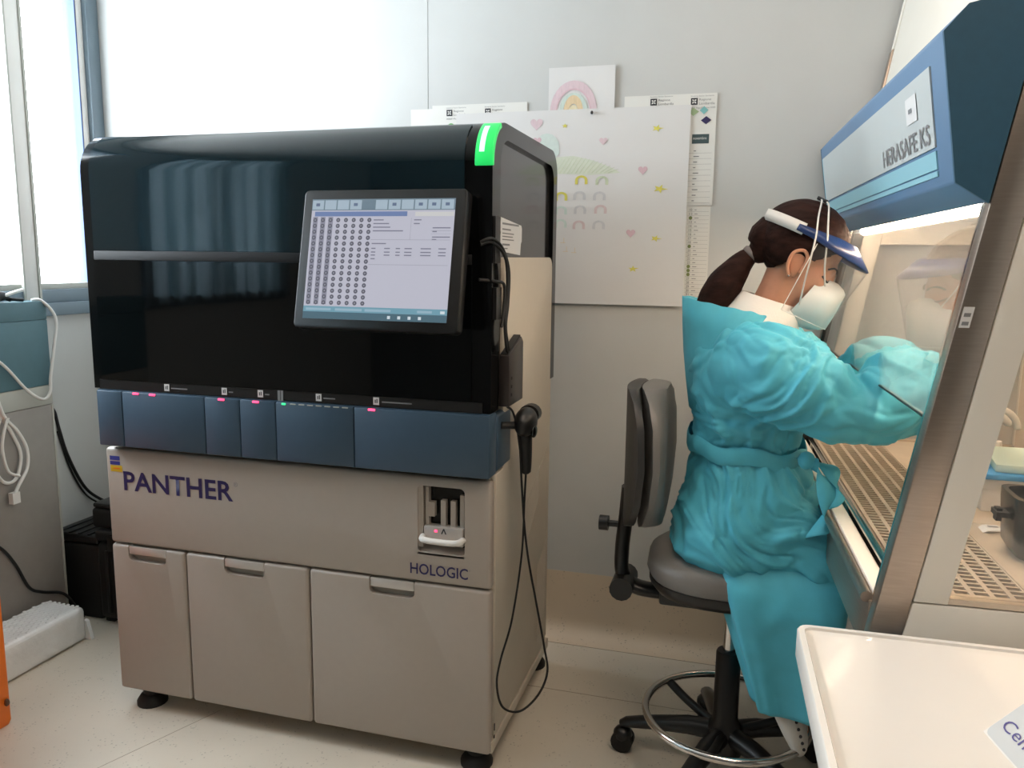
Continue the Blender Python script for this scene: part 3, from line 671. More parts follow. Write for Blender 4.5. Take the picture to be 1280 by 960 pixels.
tube('plug_cable', [(-.68, .31, 1.255), (-.67, .345, 1.248), (-.665, .37, 1.246)], .006, M['rubber'], cb)
tube('plug_cable', [(-.67, .12, 1.25), (-.66, .20, 1.285), (-.67, .27, 1.27), (-.68, .33, 1.246)], .006, M['rubber'], cb)
tube('white_lead', [(-.69, .19, 1.36), (-.68, .225, 1.32), (-.675, .26, 1.27), (-.67, .29, 1.262), (-.665, .34, 1.275), (-.662, .37, 1.282)], .006, M['whitep'], cb)
wc = root('white_cable', 'thin white cable looping over the petrol cabinet front', 'cable', (-.63, .4, .885))
tube('lead', [(-.66, .40, 1.2435), (-.645, .425, 1.243), (-.628, .455, 1.205), (-.62, .464, 1.16), (-.622, .45, 1.08), (-.625, .426, .965), (-.625, .418, .905), (-.626, .384, .884), (-.628, .32, .93), (-.63, .217, 1.045), (-.63, .05, 1.14), (-.632, -.1, 1.2), (-.66, -.2, 1.246)], .0055, M['whitep'], wc, 8)
wk = root('white_cable_bundle', 'bundle of white cables with a plug hanging before the grey cabinet panel', 'cable', (-.62, .22, .55))
tube('lead', [(-.66, .08, 1.246), (-.632, .12, 1.15), (-.622, .19, .93), (-.62, .215, .85), (-.62, .262, .79), (-.618, .292, .72), (-.618, .287, .65), (-.62, .245, .59), (-.62, .228, .56)], .006, M['whitep'], wk, 8)
tube('lead', [(-.66, .06, 1.246), (-.634, .10, 1.15), (-.63, .18, .95), (-.63, .208, .86), (-.63, .25, .78), (-.628, .275, .70), (-.63, .25, .62), (-.632, .20, .62), (-.632, .165, .70), (-.632, .19, .80), (-.632, .215, .855)], .006, M['whitep'], wk, 8)
tube('lead', [(-.612, .222, .845), (-.61, .20, .80), (-.612, .19, .74), (-.612, .205, .66), (-.614, .25, .63)], .005, M['whitep'], wk, 8)
mobj('plug', *join(boxvf(-.632, -.612, .215, .245, .535, .575)), M['whitep'], wk)
bk = root('black_cable', 'black cable sagging along the grey cabinet panel', 'cable', (-.63, .3, .1))
tube('lead', [(-.634, .02, .50), (-.634, .155, .402), (-.634, .218, .314), (-.634, .268, .205), (-.634, .32, .165), (-.634, .40, .13), (-.625, .43, .10), (-.615, .452, .05), (-.59, .462, .008)], .0055, M['rubber'], bk, 8)
wc2 = root('wall_cable', 'black cable running down the wall below the window', 'cable', (-.74, .6, .42))
tube('lead', [(-.744, .50, .84), (-.744, .542, .807), (-.743, .560, .73), (-.742, .592, .613), (-.74, .66, .47), (-.72, .72, .40), (-.66, .73, .385)], .006, M['rubber'], wc2, 8)
tube('lead', [(-.746, .555, .72), (-.744, .60, .56), (-.74, .66, .44), (-.72, .71, .385)], .004, M['rubber'], wc2, 8)
# black cases in the corner
k1 = root('equipment_case', 'tall black ribbed equipment case standing beside the analyser', 'case', (-.36, .60, 0))
box('shell', -.505, -.12, .455, .735, .02, .325, M['rubber'], k1, .02, 3)
box('lid', -.508, -.117, .452, .738, .33, .375, M['rubber'], k1, .015, 3)
for x in (-.45, -.38, -.31, -.24): box('rib', x-.008, x+.008, .447, .456, .05, .30, M['satin'], k1, .003)
for x in (-.42, -.2): box('latch', x-.02, x+.02, .444, .453, .30, .36, M['satin'], k1, .003)
for x in (-.48, -.15): box('case_foot', x-.02, x+.02, .48, .70, 0, .021, M['rubber'], k1)
k2 = root('equipment_case', 'smaller black case with a grooved lid against the window wall', 'case', (-.62, .6, 0))
box('shell', -.73, -.515, .48, .72, 0, .30, M['rubber'], k2, .012, 3)
box('lid', -.733, -.513, .477, .723, .303, .34, M['satin'], k2, .01, 3)
for k in range(4): box('lid_groove', -.70+.045*k, -.688+.045*k, .48, .72, .339, .344, M['satin'], k2, .002)
k3 = root('black_box', 'small black box lying on top of the tall equipment case', 'box', (-.36, .6, .376))
box('box_body', -.53, -.15, .47, .70, .3765, .455, M['rubber'], k3, .015, 3)
box('box_lid', -.525, -.155, .475, .695, .4555, .475, M['satin'], k3, .008, 2)
# bubble wrapped parcel
bw = root('bubble_wrapped_parcel', 'long parcel in clear bubble wrap lying on the floor', 'parcel', (-.53, .1, 0))
pc = [( .0, .0)]
o = box('wrap', -.628, -.447, -.17, .335, .0, .132, M['bubble'], bw, .022, 4)
bm = bmesh.new(); bm.from_mesh(o.data); bmesh.ops.subdivide_edges(bm, edges=bm.edges, cuts=5, use_grid_fill=True)
for vv in bm.verts:
    if vv.co.z > .01:
        q = noise.noise(vv.co*9); vv.co += Vector((q*.006, q*.004, q*.006))
bm.to_mesh(o.data); bm.free(); shade(o.data)
bub = []
for i in range(24):
    for j in range(8):
        y_ = -.15+i*.0205; x_ = -.61+j*.0205+(.01 if i % 2 else 0)
        if x_ < -.465: bub.append(ell((x_, y_, .1305+noise.noise(Vector((x_, y_, .132))*9)*.006), (.0075, .0075, .0026), nu=8, nv=4))
tag(mobj('bubbles', *join(*bub), M['bubble'], bw, True), kind='stuff')
prism('wrap_flap', [(-.47, 0), (-.43, .0), (-.448, .07), (-.46, .075)], 'y', .33, .345, M['bubble'], bw)
# orange bin
ob = root('orange_bin', 'orange plastic bin standing before the grey service cabinet', 'bin', (-.44, -.4, 0))
v, f = ringloft([[(p_[0], p_[1], z) for p_ in rrect(-.62+d, -.246-d, -.62+d, -.172-d, .012, 4)] for z, d in ((0, .004), (.012, 0), (.62, 0), (.63, .004))]); mobj('bin_body', v, f, M['orange'], ob, True, 35)
v, f = ringloft([[(p_[0], p_[1], z) for p_ in rrect(-.63, -.236, -.63, -.162, .012, 4)] for z in (.632, .66)]); mobj('bin_lid', v, f, M['orange'], ob, True, 35)
mobj('bin_knob', *ell((-.243, -.190, .075), (.008, .008, .012), nu=10, nv=6), mat('brown_knob', C8(90, 60, 40), .5, var=.05), ob, True)

# ================================================================== BIOLOGICAL SAFETY CABINET (local frame: x depth, y length, z up)
TH = math.radians(2.7)
bs = root('biosafety_cabinet', 'large biological safety cabinet with blue hood, slanted glass sash and steel worktop', 'lab cabinet', (2.065, -.5, 0), TH, local=True)
L = 1.36; K = .168
def fx(z): return (z-.8)*K
def para(o0, o1, z0, z1): return [(fx(z0)+o0, z0), (fx(z0)+o1, z0), (fx(z1)+o1, z1), (fx(z1)+o0, z1)]
for y0, y1 in ((0, .035), (L-.035, L)):
    prism('side_trim', para(0, .053, .765, 2.05), 'y', y0, y1, M['steel'], bs, .003)
    po_ = prism('side_post', para(.0545, .108, .843, 2.05), 'y', y0, y1, M['bscwhite'], bs, .002)
    prism('side_sill', [(fx(.70)+.05, .70), (.78, .70), (.78, .8405), (fx(.8405)+.0545, .8405)], 'y', y0, y1, M['bscwhite'], bs, .002)
    prism('side_rear', [(.66, .843), (.78, .843), (.78, 2.05), (.66, 2.05)], 'y', y0, y1, M['bscwhite'], bs, .002)
    prism('side_head', [(fx(1.47)+.109, 1.47), (.659, 1.47), (.659, 2.05), (fx(2.05)+.109, 2.05)], 'y', y0, y1, M['bscwhite'], bs, .002)
    prism('side_bottom_bead', [(fx(.843)+.109, .843), (.659, .843), (.659, .853), (fx(.853)+.109, .853)], 'y', y0+.004, y1-.004, M['steel_in'], bs)
    prism('side_glass', para(.109, .13, .854, 1.469)[:1]+[(.658, .854), (.658, 1.469)]+para(.109, .13, .854, 1.469)[3:], 'y', (y0+y1)/2-.003, (y0+y1)/2+.003, M['glass2'], bs)
# sticker on the near trim
quads('trim_sticker', [(0, .016, 0, .034)], (fx(1.31)+.004, -.0004, 1.31), X, (K, 0, 1), M['paper'], bs)
quads('trim_sticker_print', [(.003, .013, .004, .010), (.003, .013, .018, .024)], (fx(1.31)+.004, -.0009, 1.31), X, (K, 0, 1), M['inkgrey'], bs)
# inner faces of the front uprights
prism('upright', para(.002, .05, .80, 1.52), 'y', .036, .048, M['chrome'], bs)
prism('upright', para(.002, .05, .80, 1.52), 'y', L-.048, L-.036, M['satin'], bs)
# upper body, slanted front reaching above the hood
prism('upper_housing', [(fx(1.52)+.012, 1.54), (.78, 1.54), (.78, 2.45), (fx(2.45)+.004, 2.45)], 'y', .036, L-.036, M['bscwhite'], bs, .002)
prism('exhaust_top', [(fx(2.05)+.004, 2.052), (.78, 2.052), (.78, 2.45), (fx(2.45)+.004, 2.45)], 'y', 0, .035, M['bscwhite'], bs)
prism('exhaust_top', [(fx(2.05)+.004, 2.052), (.78, 2.052), (.78, 2.45), (fx(2.45)+.004, 2.45)], 'y', L-.035, L, M['bscwhite'], bs)
# interior
box('rear_wall', .655, .70, .036, L-.036, .80, 1.54, M['steel_in'], bs)
for y0, y1 in ((.04, .47), (.474, .886), (.89, L-.04)):
    box('work_tray', .262, .652, y0, y1, .835, .850, M['steel_in'], bs, .0015)
    bars = [boxvf(.068, .256, y0+(y1-y0)*j/22-.0032, y0+(y1-y0)*j/22+.0032, .843, .849) for j in range(23)]
    bars += [boxvf(.066+.0315*i, .066+.0315*i+.0085, y0, y1, .8425, .8495) for i in range(7)]
    tag(mobj('air_grille', *join(*bars), M['steel_in'], bs), kind='stuff')
box('grille_slot_shade', .064, .262, .038, L-.038, .80, .826, M['dark'], bs)  # dark underlay: shade below the grille slots put into its colour
box('grille_tray_rail', .2575, .2615, .038, L-.038, .827, .8515, M['steel_in'], bs)
# front edge of the worktop
tube('front_bar', [(.052, .045, .85), (.052, L-.045, .85)], .0095, M['chrome'], bs, 12, 0)
box('front_rest', .008, .041, .045, L-.045, .822, .838, M['bscwhite'], bs, .003)
tube('front_lip', [(-.003, .045, .826), (-.003, L-.045, .826)], .0105, M['steel'], bs, 12, 0)
box('front_apron', .0, .03, .04, L-.04, .715, .8215, M['steel'], bs, .003)
box('base_tray', .031, .77, .036, L-.036, .70, .80, M['bscwhite'], bs)
# lamp
box('lamp_housing', fx(1.52)+.02, .30, .05, L-.05, 1.523, 1.539, M['whitep'], bs, .002)
tube('lamp_tube', [(fx(1.51)+.045, .08, 1.509), (fx(1.51)+.045, L-.08, 1.509)], .0125, M['tube'], bs, 12, 0)
# sash
sg = prism('sash_glass', para(.012, .017, 1.152, 1.535), 'y', .05, L-.05, M['glass'], bs)
prism('sash_edge', para(.0105, .0185, 1.148, 1.1515), 'y', .05, L-.05, M['satin'], bs)
box('wall_socket_disc', .648, .6545, .60, .655, 1.03, 1.085, M['whitep'], bs, .002)
# hood
hp = [(.066, 1.537), (.03, 1.764), (.062, 1.802), (fx(1.826)-.002, 1.826), (fx(1.505)-.002, 1.505)]
hd = prism('hood', hp, 'y', .008, L-.008, M['hoodblue'], bs, .004)
prism('hood_end', hp, 'y', .0, .0075, M['hooddark'], bs)
prism('hood_end', hp, 'y', L-.0075, L, M['hooddark'], bs)
HN = Vector((.03-.066, 0, 1.764-1.537)).normalized()   # up the front face
HO = Vector((.066, L-.01, 1.537)); HU = Vector((0, -1, 0)); HH = .2298
def onhood(nm, rects, m_, off=.001):
    return quads(nm, rects, HO, HU, HN, m_, bs, off)
# raised panel and stripes on the hood front
def slab(nm, u0, u1, v0, v1, m_, d=.003):
    N_ = HU.cross(HN); r1 = [HO+HU*u+HN*w_-N_*.001 for u, w_ in ((u0, v0), (u1, v0), (u1, v1), (u0, v1))]; r2 = [q+N_*(d+.001) for q in r1]
    return mobj(nm, *ringloft([r1, r2]), m_, bs)
HL = L-.02
pn_ = slab('hood_panel', .035, HL-.075, .066, .196, M['hoodpanel'])
slab('hood_stripe', .035, HL-.075, .030, .060, M['hoodcyan'], .0025)
slab('hood_stripe', .02, .034, .030, .196, M['hoodcyan'], .0025)
slab('hood_stripe', .02, HL-.075, .018, .027, M['hoodcyan'], .0025)
N_ = HU.cross(HN)
text('lettering', 'HERASAFE KS', HO+HU*(HL-.46)+HN*.074+N_*.004, HU, HN, .365, .034, M['inkgrey'], bs, bold=.01)
st = quads('hood_sticker', [(0, .075, 0, .046)], HO+HU*(HL-.24)+HN*.126+N_*.004, HU, HN, M['paper'], bs)
quads('hood_sticker_print', [(.02, .045, .018, .026)], HO+HU*(HL-.24)+HN*.126+N_*.0046, HU, HN, M['inkgrey'], bs)
# stand
for x_ in (.14, .72):
    for y_ in (.03, L-.09):
        box('stand_leg', x_, x_+.05, y_, y_+.06, .02, .70, M['steel'], bs, .004)
        box('stand_foot', x_-.01, x_+.06, y_-.01, y_+.07, 0, .02, M['rubber'], bs)
for y_ in (.03, L-.09): box('stand_rail', .192, .718, y_+.01, y_+.05, .10, .14, M['steel'], bs, .004)
# things on the worktop
def thing_at(name, label, cat, loc, group=None): return root(name, label, cat, loc, group=group)
wb_ = thing_at('carton', 'small white carton standing on the worktop under the pad', 'box', (2.43, .14, .851))
box('carton_body', 2.372, 2.50, .085, .215, .8505, .926, M['whitep'], wb_, .002)
box('carton_lid', 2.369, 2.503, .082, .218, .905, .9285, M['paper2'], wb_)
pd = thing_at('absorbent_pad', 'pale green folded pad with blue backing lying on the carton', 'pad', (2.45, .17, .929))
prism('pad_backing', [(2.36, .07), (2.54, .07), (2.56, .30), (2.40, .31)], 'z', .9288, .942, M['bluepad'], pd, .003)
prism('pad_top', [(2.395, .09), (2.545, .078), (2.56, .30), (2.42, .30)], 'z', .9425, .962, M['cyanpad'], pd, .004)
jr = thing_at('waste_jar', 'dark tinted square jar with clip standing on the worktop', 'jar', (2.40, -.2, .851))
v, f = ringloft([[(p_[0], p_[1], z) for p_ in rrect(2.345-d, 2.475+d, -.265-d, -.135+d, .03, 4)] for z, d in ((.8505, -.012), (.87, 0), (.955, .006), (.972, .006), (.972, -.004), (.955, -.006))]); mobj('jar_body', v, f, M['darkgreen'], jr, True, 40)
mobj('jar_clip', *join(boxvf(2.318, 2.345, -.22, -.18, .925, .935), boxvf(2.32, 2.33, -.21, -.19, .915, .94)), M['rubber'], jr)
pt = thing_at('paper_tag', 'small white paper tag lying on the steel worktop', 'paper', (2.36, -.07, .851))
prism('tag_sheet', [(2.335, .8507), (2.345, .857), (2.37, .8585), (2.39, .8507), (2.37, .8565), (2.345, .855)], 'y', -.085, -.045, M['paper'], pt)
pt2 = quads('tag_print', [(0, .02, 0, .012)], (2.348, -.07, .8592), X, Y, M['inkgrey'], pt)
sp_ = thing_at('pipette_filler', 'small white pipette filler lying at the back of the worktop', 'pipette filler', (2.58, .62, .851))
mobj('filler_body', *sweepvf(smoothpath([(2.535, .60, .915), (2.54, .60, .89), (2.552, .60, .874), (2.585, .60, .866), (2.61, .60, .860)], 4), [.014]*9+[.013, .012, .011, .010, .009, .007, .005, .004], 10), M['whitep'], sp_, True, 50)
mobj('filler_foot', *boxvf(2.545, 2.565, .592, .608, .8505, .87), M['whitep'], sp_)

# ================================================================== CENTRIFUGE in front
ce = root('centrifuge', 'cream laboratory centrifuge with flat rimmed lid and grey label', 'centrifuge', (1.938, -.545, 0), math.radians(2), local=True)
CW, CD = .54, -.62
ZT = .80
box('housing', .06, CW-.06, CD, -.006, .42, ZT-.052, M['centri_s'], ce, .015, 3)
def rr3(d, z): return [(p_[0], p_[1], z) for p_ in rrect(d, CW-d, CD+d, -d, max(.004, .022-d*.6), 5)]
v, f = ringloft([rr3(.004, ZT-.05), rr3(0, ZT-.047), rr3(0, ZT-.003), rr3(.002, ZT), rr3(.011, ZT), rr3(.013, ZT-.004), rr3(.022, ZT-.0072)])
mobj('lid', v, f, M['centri'], ce, True, 40)
box('lid_handle', CW*.35, CW*.65, CD-.018, CD+.002, ZT-.045, ZT-.02, M['centri_s'], ce, .004)
box('control_panel', .06, CW-.06, CD-.006, CD+.001, .56, .70, M['satin'], ce, .002)
box('control_display', .12, .30, CD-.0075, CD-.005, .60, .67, M['teal'], ce)
# trolley under it
tr = root('trolley', 'grey metal trolley carrying the centrifuge', 'trolley', (1.938, -.545, 0), math.radians(2), local=True)
box('trolley_top', .05, CW-.05, CD, -.02, .385, .415, M['greyl'], tr, .004)
box('trolley_shelf', .07, CW-.07, CD+.02, -.02, .14, .16, M['greyl'], tr, .003)
for x_ in (.08, CW-.08):
    for y_ in (-.03, CD+.03):
        tube('trolley_post', [(x_, y_, .07), (x_, y_, .384)], .014, M['steel'], tr, 12, 0)
        tube('trolley_caster', [(x_-.012, y_, .034), (x_+.012, y_, .034)], .034, M['rubber'], tr, 16, 0)
for x_ in (.08, CW-.08):
    for y_ in (-.03, CD+.03): box('caster_fork', x_-.018, x_+.018, y_-.02, y_+.02, .045, .072, M['satin'], tr, .003)
# slanted name plate standing on the lid
lb = Vector((.214, -.262, ZT-.0072)); lang = math.radians(-80); lel = math.radians(42)
LU = Vector((math.cos(lang), math.sin(lang), 0)); LH = Vector((-math.sin(lang), math.cos(lang), 0))
LV = LH*math.cos(lel)+Vector((0, 0, math.sin(lel))); LN = LU.cross(LV)
t0, t1, t2 = lb, lb+LV*.105, lb+LH*.105*math.cos(lel)
mobj('plate_wedge', [t0, t1, t2, t0+LU*.2, t1+LU*.2, t2+LU*.2], [(0, 1, 2), (3, 5, 4), (0, 3, 4, 1), (1, 4, 5, 2), (2, 5, 3, 0)], M['centri'], ce)
rr = rrect(.002, .196, .002, .102, .010)
v = [lb+LU*a+LV*b for a, b in rr]+[lb+LU*a+LV*b+LN*.0012 for a, b in rr]; k = len(rr)
mobj('label', v, [tuple(range(k))[::-1], tuple(range(k, 2*k))]+[(i, (i+1) % k, k+(i+1) % k, k+i) for i in range(k)], M['label'], ce)
text('lettering', 'eppendorf', lb+LU*.016+LV*.058+LN*.0013, LU, LV, .13, .022, M['royal'], ce, bold=.01)
text('lettering', 'Centrifuge', lb+LU*.012+LV*.016+LN*.0013, LU, LV, .14, .022, mat('purple_print', C8(92, 84, 140), .5, var=.03), ce)

# ================================================================== STOOL
SX, SY = 1.835, .21
sl = root('swivel_stool', 'high swivel stool with grey seat, foot ring and five casters', 'stool', (SX, SY, 0))
v, f = lathevf([(.05, .07), (.055, .09), (.048, .14), (.034, .17), (.033, .36), (.030, .365)], (SX, SY, 0), 20); mobj('column_sleeve', v, f, M['satin'], sl, True, 40)
v, f = lathevf([(.0165, .36), (.0165, .545)], (SX, SY, 0), 16); mobj('gas_lift', v, f, M['chrome'], sl, True, 40)
for k in range(5):
    a = math.radians(174+72*k); c, s = math.cos(a), math.sin(a)
    v, f = sweepvf([(SX+c*r, SY+s*r, z) for r, z in ((.03, .125), (.10, .122), (.20, .105), (.275, .088), (.292, .08))], [(.030, .028), (.028, .026), (.024, .02), (.02, .015), (.012, .01)], 10, (-s, c, 0))
    mobj('base_leg', v, f, M['satin'], sl, True, 45)
    cx, cy = SX+c*.285, SY+s*.285
    cs_ = tube('caster', [(cx-s*.022, cy+c*.022, .031), (cx-s*.004, cy+c*.004, .031)], .031, M['rubber'], sl, 16, 0)
    tube('caster_wheel', [(cx+s*.004, cy-c*.004, .031), (cx+s*.022, cy-c*.022, .031)], .031, M['rubber'], cs_, 16, 0)
    mobj('caster_hood', *ell((cx, cy, .05), (.028, .028, .024), nu=12, nv=8), M['satin'], cs_, True)
RZ, RR = .195, .215
ring = [(SX+RR*math.cos(2*math.pi*k/48), SY-.03+RR*math.sin(2*math.pi*k/48), RZ) for k in range(48)]
V_, F_ = [], []
for k in range(48):
    a = 2*math.pi*k/48
    for q in range(10):
        b = 2*math.pi*q/10; rr_ = RR+.0105*math.cos(b); V_.append((SX+rr_*math.cos(a), SY-.03+rr_*math.sin(a), RZ+.0105*math.sin(b)))
        F_.append((k*10+q, k*10+(q+1) % 10, ((k+1) % 48)*10+(q+1) % 10, ((k+1) % 48)*10+q))
mobj('foot_ring', V_, F_, M['chrome'], sl, True)
for k in range(3):
    a = math.radians(140+120*k); c, s = math.cos(a), math.sin(a)
    tube('ring_spoke', [(SX+c*.02, SY+s*.02, .135), (SX+c*.07, SY+s*.07-.005, .14), (SX+c*.15, SY+s*.15-.02, .165), (SX+c*.208, SY-.03+s*.208, .19)], .012, M['satin'], sl, 8, 4)
# seat: cushion, shell and mechanism
def seatring(rx, ry, z, cx=0): return [(SX-.015+cx+rx*math.copysign(abs(math.cos(a))**.8, math.cos(a)), SY+.93*ry*math.copysign(abs(math.sin(a))**.8, math.sin(a)), z+.045) for a in [2*math.pi*k/32 for k in range(32)]]
SDZ = .045
v, f = ringloft([seatring(.13, .14, .488), seatring(.19, .20, .505), seatring(.205, .215, .525), seatring(.205, .215, .54)]); mobj('seat_shell', v, f, M['satin'], sl, True, 40)
v, f = ringloft([seatring(.203, .213, .541), seatring(.212, .222, .56), seatring(.208, .218, .59), seatring(.185, .195, .607), seatring(.12, .13, .612)]); mobj('seat_cushion', v, f, M['seat'], sl, True, 50)
box('mechanism', SX-.19, SX+.05, SY-.05, SY+.05, .490, .532, M['satin'], sl, .008)
# back support
tube('back_bar', [(SX-.17, SY, .51), (SX-.255, SY, .515), (SX-.295, SY, .55), (SX-.30, SY, .62), (SX-.292, SY, .72), (SX-.287, SY, .80)], [(.030, .020)]*41, M['satin'], sl, 12, 8, Y)
tube('pivot_knob', [(SX-.292, SY-.06, .525), (SX-.292, SY+.06, .525)], .032, M['satin'], sl, 14, 0)
tube('height_knob', [(SX-.305, SY, .69), (SX-.345, SY, .69)], [.009, .009], M['satin'], sl, 10, 0)
tube('height_knob_head', [(SX-.34, SY, .69), (SX-.365, SY, .69)], .021, M['satin'], sl, 12, 0)
bz = [(.72, .10), (.74, .15), (.80, .195), (.90, .215), (1.0, .205), (1.06, .17), (1.085, .11)]
def backr(off, th, grow=0): return [[(SX-.29+off+.03*((y_/.2)**2)+.02*math.sin((z-.72)*5), SY+y_, z) for y_ in [w_*(1-2*k/10) for k in range(11)]] for z, w_ in bz]
def backpad(nm, o0, o1, m_, sc):
    R_ = []
    for z, w_ in bz:
        w_ *= sc
        pts = []
        for k in range(13):
            t = 1-2*k/12; pts.append((SX-.305+o0+.05*(t*w_/.2)**2, SY+t*w_, z))
        for k in range(13):
            t = -1+2*k/12; pts.append((SX-.305+o1*(1-.45*abs(t)**4)+.05*(t*w_/.2)**2, SY+t*w_, z))
        R_.append(pts)
    v, f = ringloft(R_); o = mobj(nm, v, f, m_, sl, True, 60); return o
backpad('backrest_shell', .008, .045, M['seatback'], 1.0)
backpad('backrest_pad', .047, .115, M['seat'], .98)

# ================================================================== PERSON seated at the safety cabinet
PY = .20
pe = root('person', 'person in turquoise gown, face shield and white mask, seated reaching into the cabinet', 'person', (1.80, PY, .615))
HC = Vector((1.945, PY, 1.418)); HR = Matrix.Rotation(math.radians(25), 3, 'Y')
def hw(x, y, z): return HC+HR @ Vector((x, y, z))
def hell(c, r, rot=None, nu=24, nv=16):
    Rm = HR if rot is None else HR @ rot
    return ell(hw(*c), r, Rm, nu, nv)
def ering(z, xb, xf, ry, n=36, ex=.85, cy=PY):
    cx, rx = (xb+xf)/2, (xf-xb)/2
    return [(cx+rx*math.copysign(abs(math.cos(a))**ex, math.cos(a)), cy+ry*math.copysign(abs(math.sin(a))**ex, math.sin(a)), z) for a in [2*math.pi*k/n for k in range(n)]]
# ---- body: one continuous skin surface
bp_ = [ringloft([ering(z, a, b, r) for z, a, b, r in ((.64, 1.70, 1.93, .14), (.74, 1.71, 1.95, .16), (.95, 1.74, 1.94, .13), (1.10, 1.73, 1.93, .15), (1.19, 1.75, 1.92, .14), (1.24, 1.80, 1.93, .08))])]
bp_.append(sweepvf(smoothpath([(1.865, PY, 1.20), (1.885, PY, 1.27), (1.915, PY, 1.34), (1.935, PY, 1.40)], 4), .058, 20))
for s in (-1, 1):
    y = PY+s*.09
    bp_.append(sweepvf(smoothpath([(1.80, y, .70), (1.95, y, .685), (2.09, y+s*.01, .62), (2.07, y+s*.01, .50), (2.03, y+s*.01, .38), (1.985, y+s*.01, .28)], 4), [.075]*6+[.065]*6+[.05]*9, 16))
    w = PY+s*.16
    bp_.append(sweepvf(smoothpath([(1.84, PY+s*.10, 1.17), (1.90, w, 1.15), (2.04, w+s*.01, 1.09), (2.14, w-s*.02, 1.10), (2.30, PY+s*.08, 1.10)], 4), [.05]*9+[.04]*4+[.03]*4, 14))
bp_ += [hell((-.004, 0, .045), (.096, .077, .088)), hell((.028, 0, -.035), (.068, .063, .090)), hell((.05, 0, -.098), (.042, .045, .034)),
        hell((.072, 0, .012), (.024, .05, .022)), hell((.094, 0, -.035), (.022, .014, .018)), hell((.088, 0, -.012), (.014, .009, .028)),
        hell((.086, 0, -.072), (.012, .024, .008)), hell((.084, 0, -.084), (.012, .022, .008))]
for s in (-1, 1):
    bp_ += [hell((.062, s*.038, -.03), (.022, .022, .02)), hell((.0, s*.079, -.012), (.021, .009, .034), Matrix.Rotation(math.radians(-12), 3, 'Y'))]
def headd(co, nrm):
    return Vector((0, 0, 0))
body = remesh('body', join(*bp_), M['skin'], pe, .0055, 3)
body['label'] = 'bare face, ear and neck'
for s in (-1, 1):
    # ear rim and lobe stud, eyelid line, brow
    er = smoothpath([hw(.014, s*.086, -.03), hw(.016, s*.090, .005), hw(.0, s*.093, .022), hw(-.02, s*.093, .008), hw(-.018, s*.090, -.025), hw(-.004, s*.086, -.045)], 5)
    mobj('ear_rim', *sweepvf(er, .0042, 8), M['skin'], pe, True)
    mobj('earring', *ell(hw(-.004, s*.0905, -.044), (.003, .003, .003), nu=8, nv=6), M['chrome'], pe, True)
    mobj('eyelashes', *sweepvf(smoothpath([hw(.068, s*.055, -.012), hw(.080, s*.044, -.018), hw(.087, s*.032, -.020), hw(.088, s*.022, -.016)], 4), .0024, 6), M['lip'], pe, True)
    mobj('eyebrow', *sweepvf(smoothpath([hw(.072, s*.058, .008), hw(.084, s*.045, .016), hw(.094, s*.028, .014), hw(.098, s*.014, .008)], 4), [(.003, .002)]*13, 6), M['lip'], pe, True)
# ---- hair
V_, F_ = [], []
NU, NV = 160, 110
ok = {}
for j in range(NV+1):
    th = math.pi*j/NV
    for i in range(NU):
        ph = 2*math.pi*i/NU
        p = Vector((-.010+.110*math.sin(th)*math.cos(ph), .0895*math.sin(th)*math.sin(ph), .044+.101*math.cos(th)))
        g = .0018*noise.noise(Vector((p.x*14, p.y*90, p.z*90)))
        p += Vector((g, g*math.copysign(1, p.y), g))
        zl = p.z+.004*noise.noise(Vector((p.x*40, p.y*60, 1)))
        lim = .13 if zl > .060 else (.032+(.050)*(max(0, zl-.01)/.05)**.8 if zl > .01 else (.026-.035*(.01-zl)/.03 if zl > -.02 else -.022-.9*max(0, -.02-zl)))
        ok[len(V_)] = p.x < lim and zl > -.075
        V_.append(hw(*p))
for j in range(NV):
    for i in range(NU):
        q = (j*NU+i, j*NU+(i+1) % NU, (j+1)*NU+(i+1) % NU, (j+1)*NU+i)
        if all(ok[k] for k in q): F_.append(q)
ha = mobj('hair', V_, F_, M['hair'], pe, True)
bm = bmesh.new(); bm.from_mesh(ha.data); bmesh.ops.delete(bm, geom=[v for v in bm.verts if not v.link_faces], context='VERTS')
bmesh.ops.remove_doubles(bm, verts=bm.verts, dist=1e-5); bmesh.ops.recalc_face_normals(bm, faces=bm.faces); bm.to_mesh(ha.data); bm.free()
md = ha.modifiers.new('s', 'SOLIDIFY'); md.thickness = .012; md.offset = -1; bake(ha); shade(ha.data)
ha['label'] = 'dark brown hair drawn back'
mobj('hair_gather', *sweepvf(smoothpath([hw(-.05, 0, .03), hw(-.085, 0, .022), (1.853, PY, 1.440), (1.834, PY, 1.430)], 4), [.070-.0042*k for k in range(13)], 18), M['hair'], pe, True)
pt_ = smoothpath([(1.836, PY, 1.432), (1.812, PY, 1.408), (1.782, PY, 1.366), (1.757, PY, 1.320), (1.735, PY, 1.27), (1.722, PY, 1.21)], 5)
rd = [(.018+.026*min(1, t*2.2)*(1-.5*max(0, t-.6)/.4), .018+.027*min(1, t*2.2)*(1-.5*max(0, t-.6)/.4)) for t in [k/(len(pt_)-1) for k in range(len(pt_))]]
pv, pf = sweepvf(pt_, rd, 28, Y)
pv = [Vector(a)+Vector((0, 0, 0))+Vector((noise.noise(Vector((a.x*8, a.y*120, a.z*20)))*.004, noise.noise(Vector((a.z*14, a.y*150, 3)))*.003, 0)) for a in pv]
mobj('ponytail', pv, pf, M['hair'], pe, True)
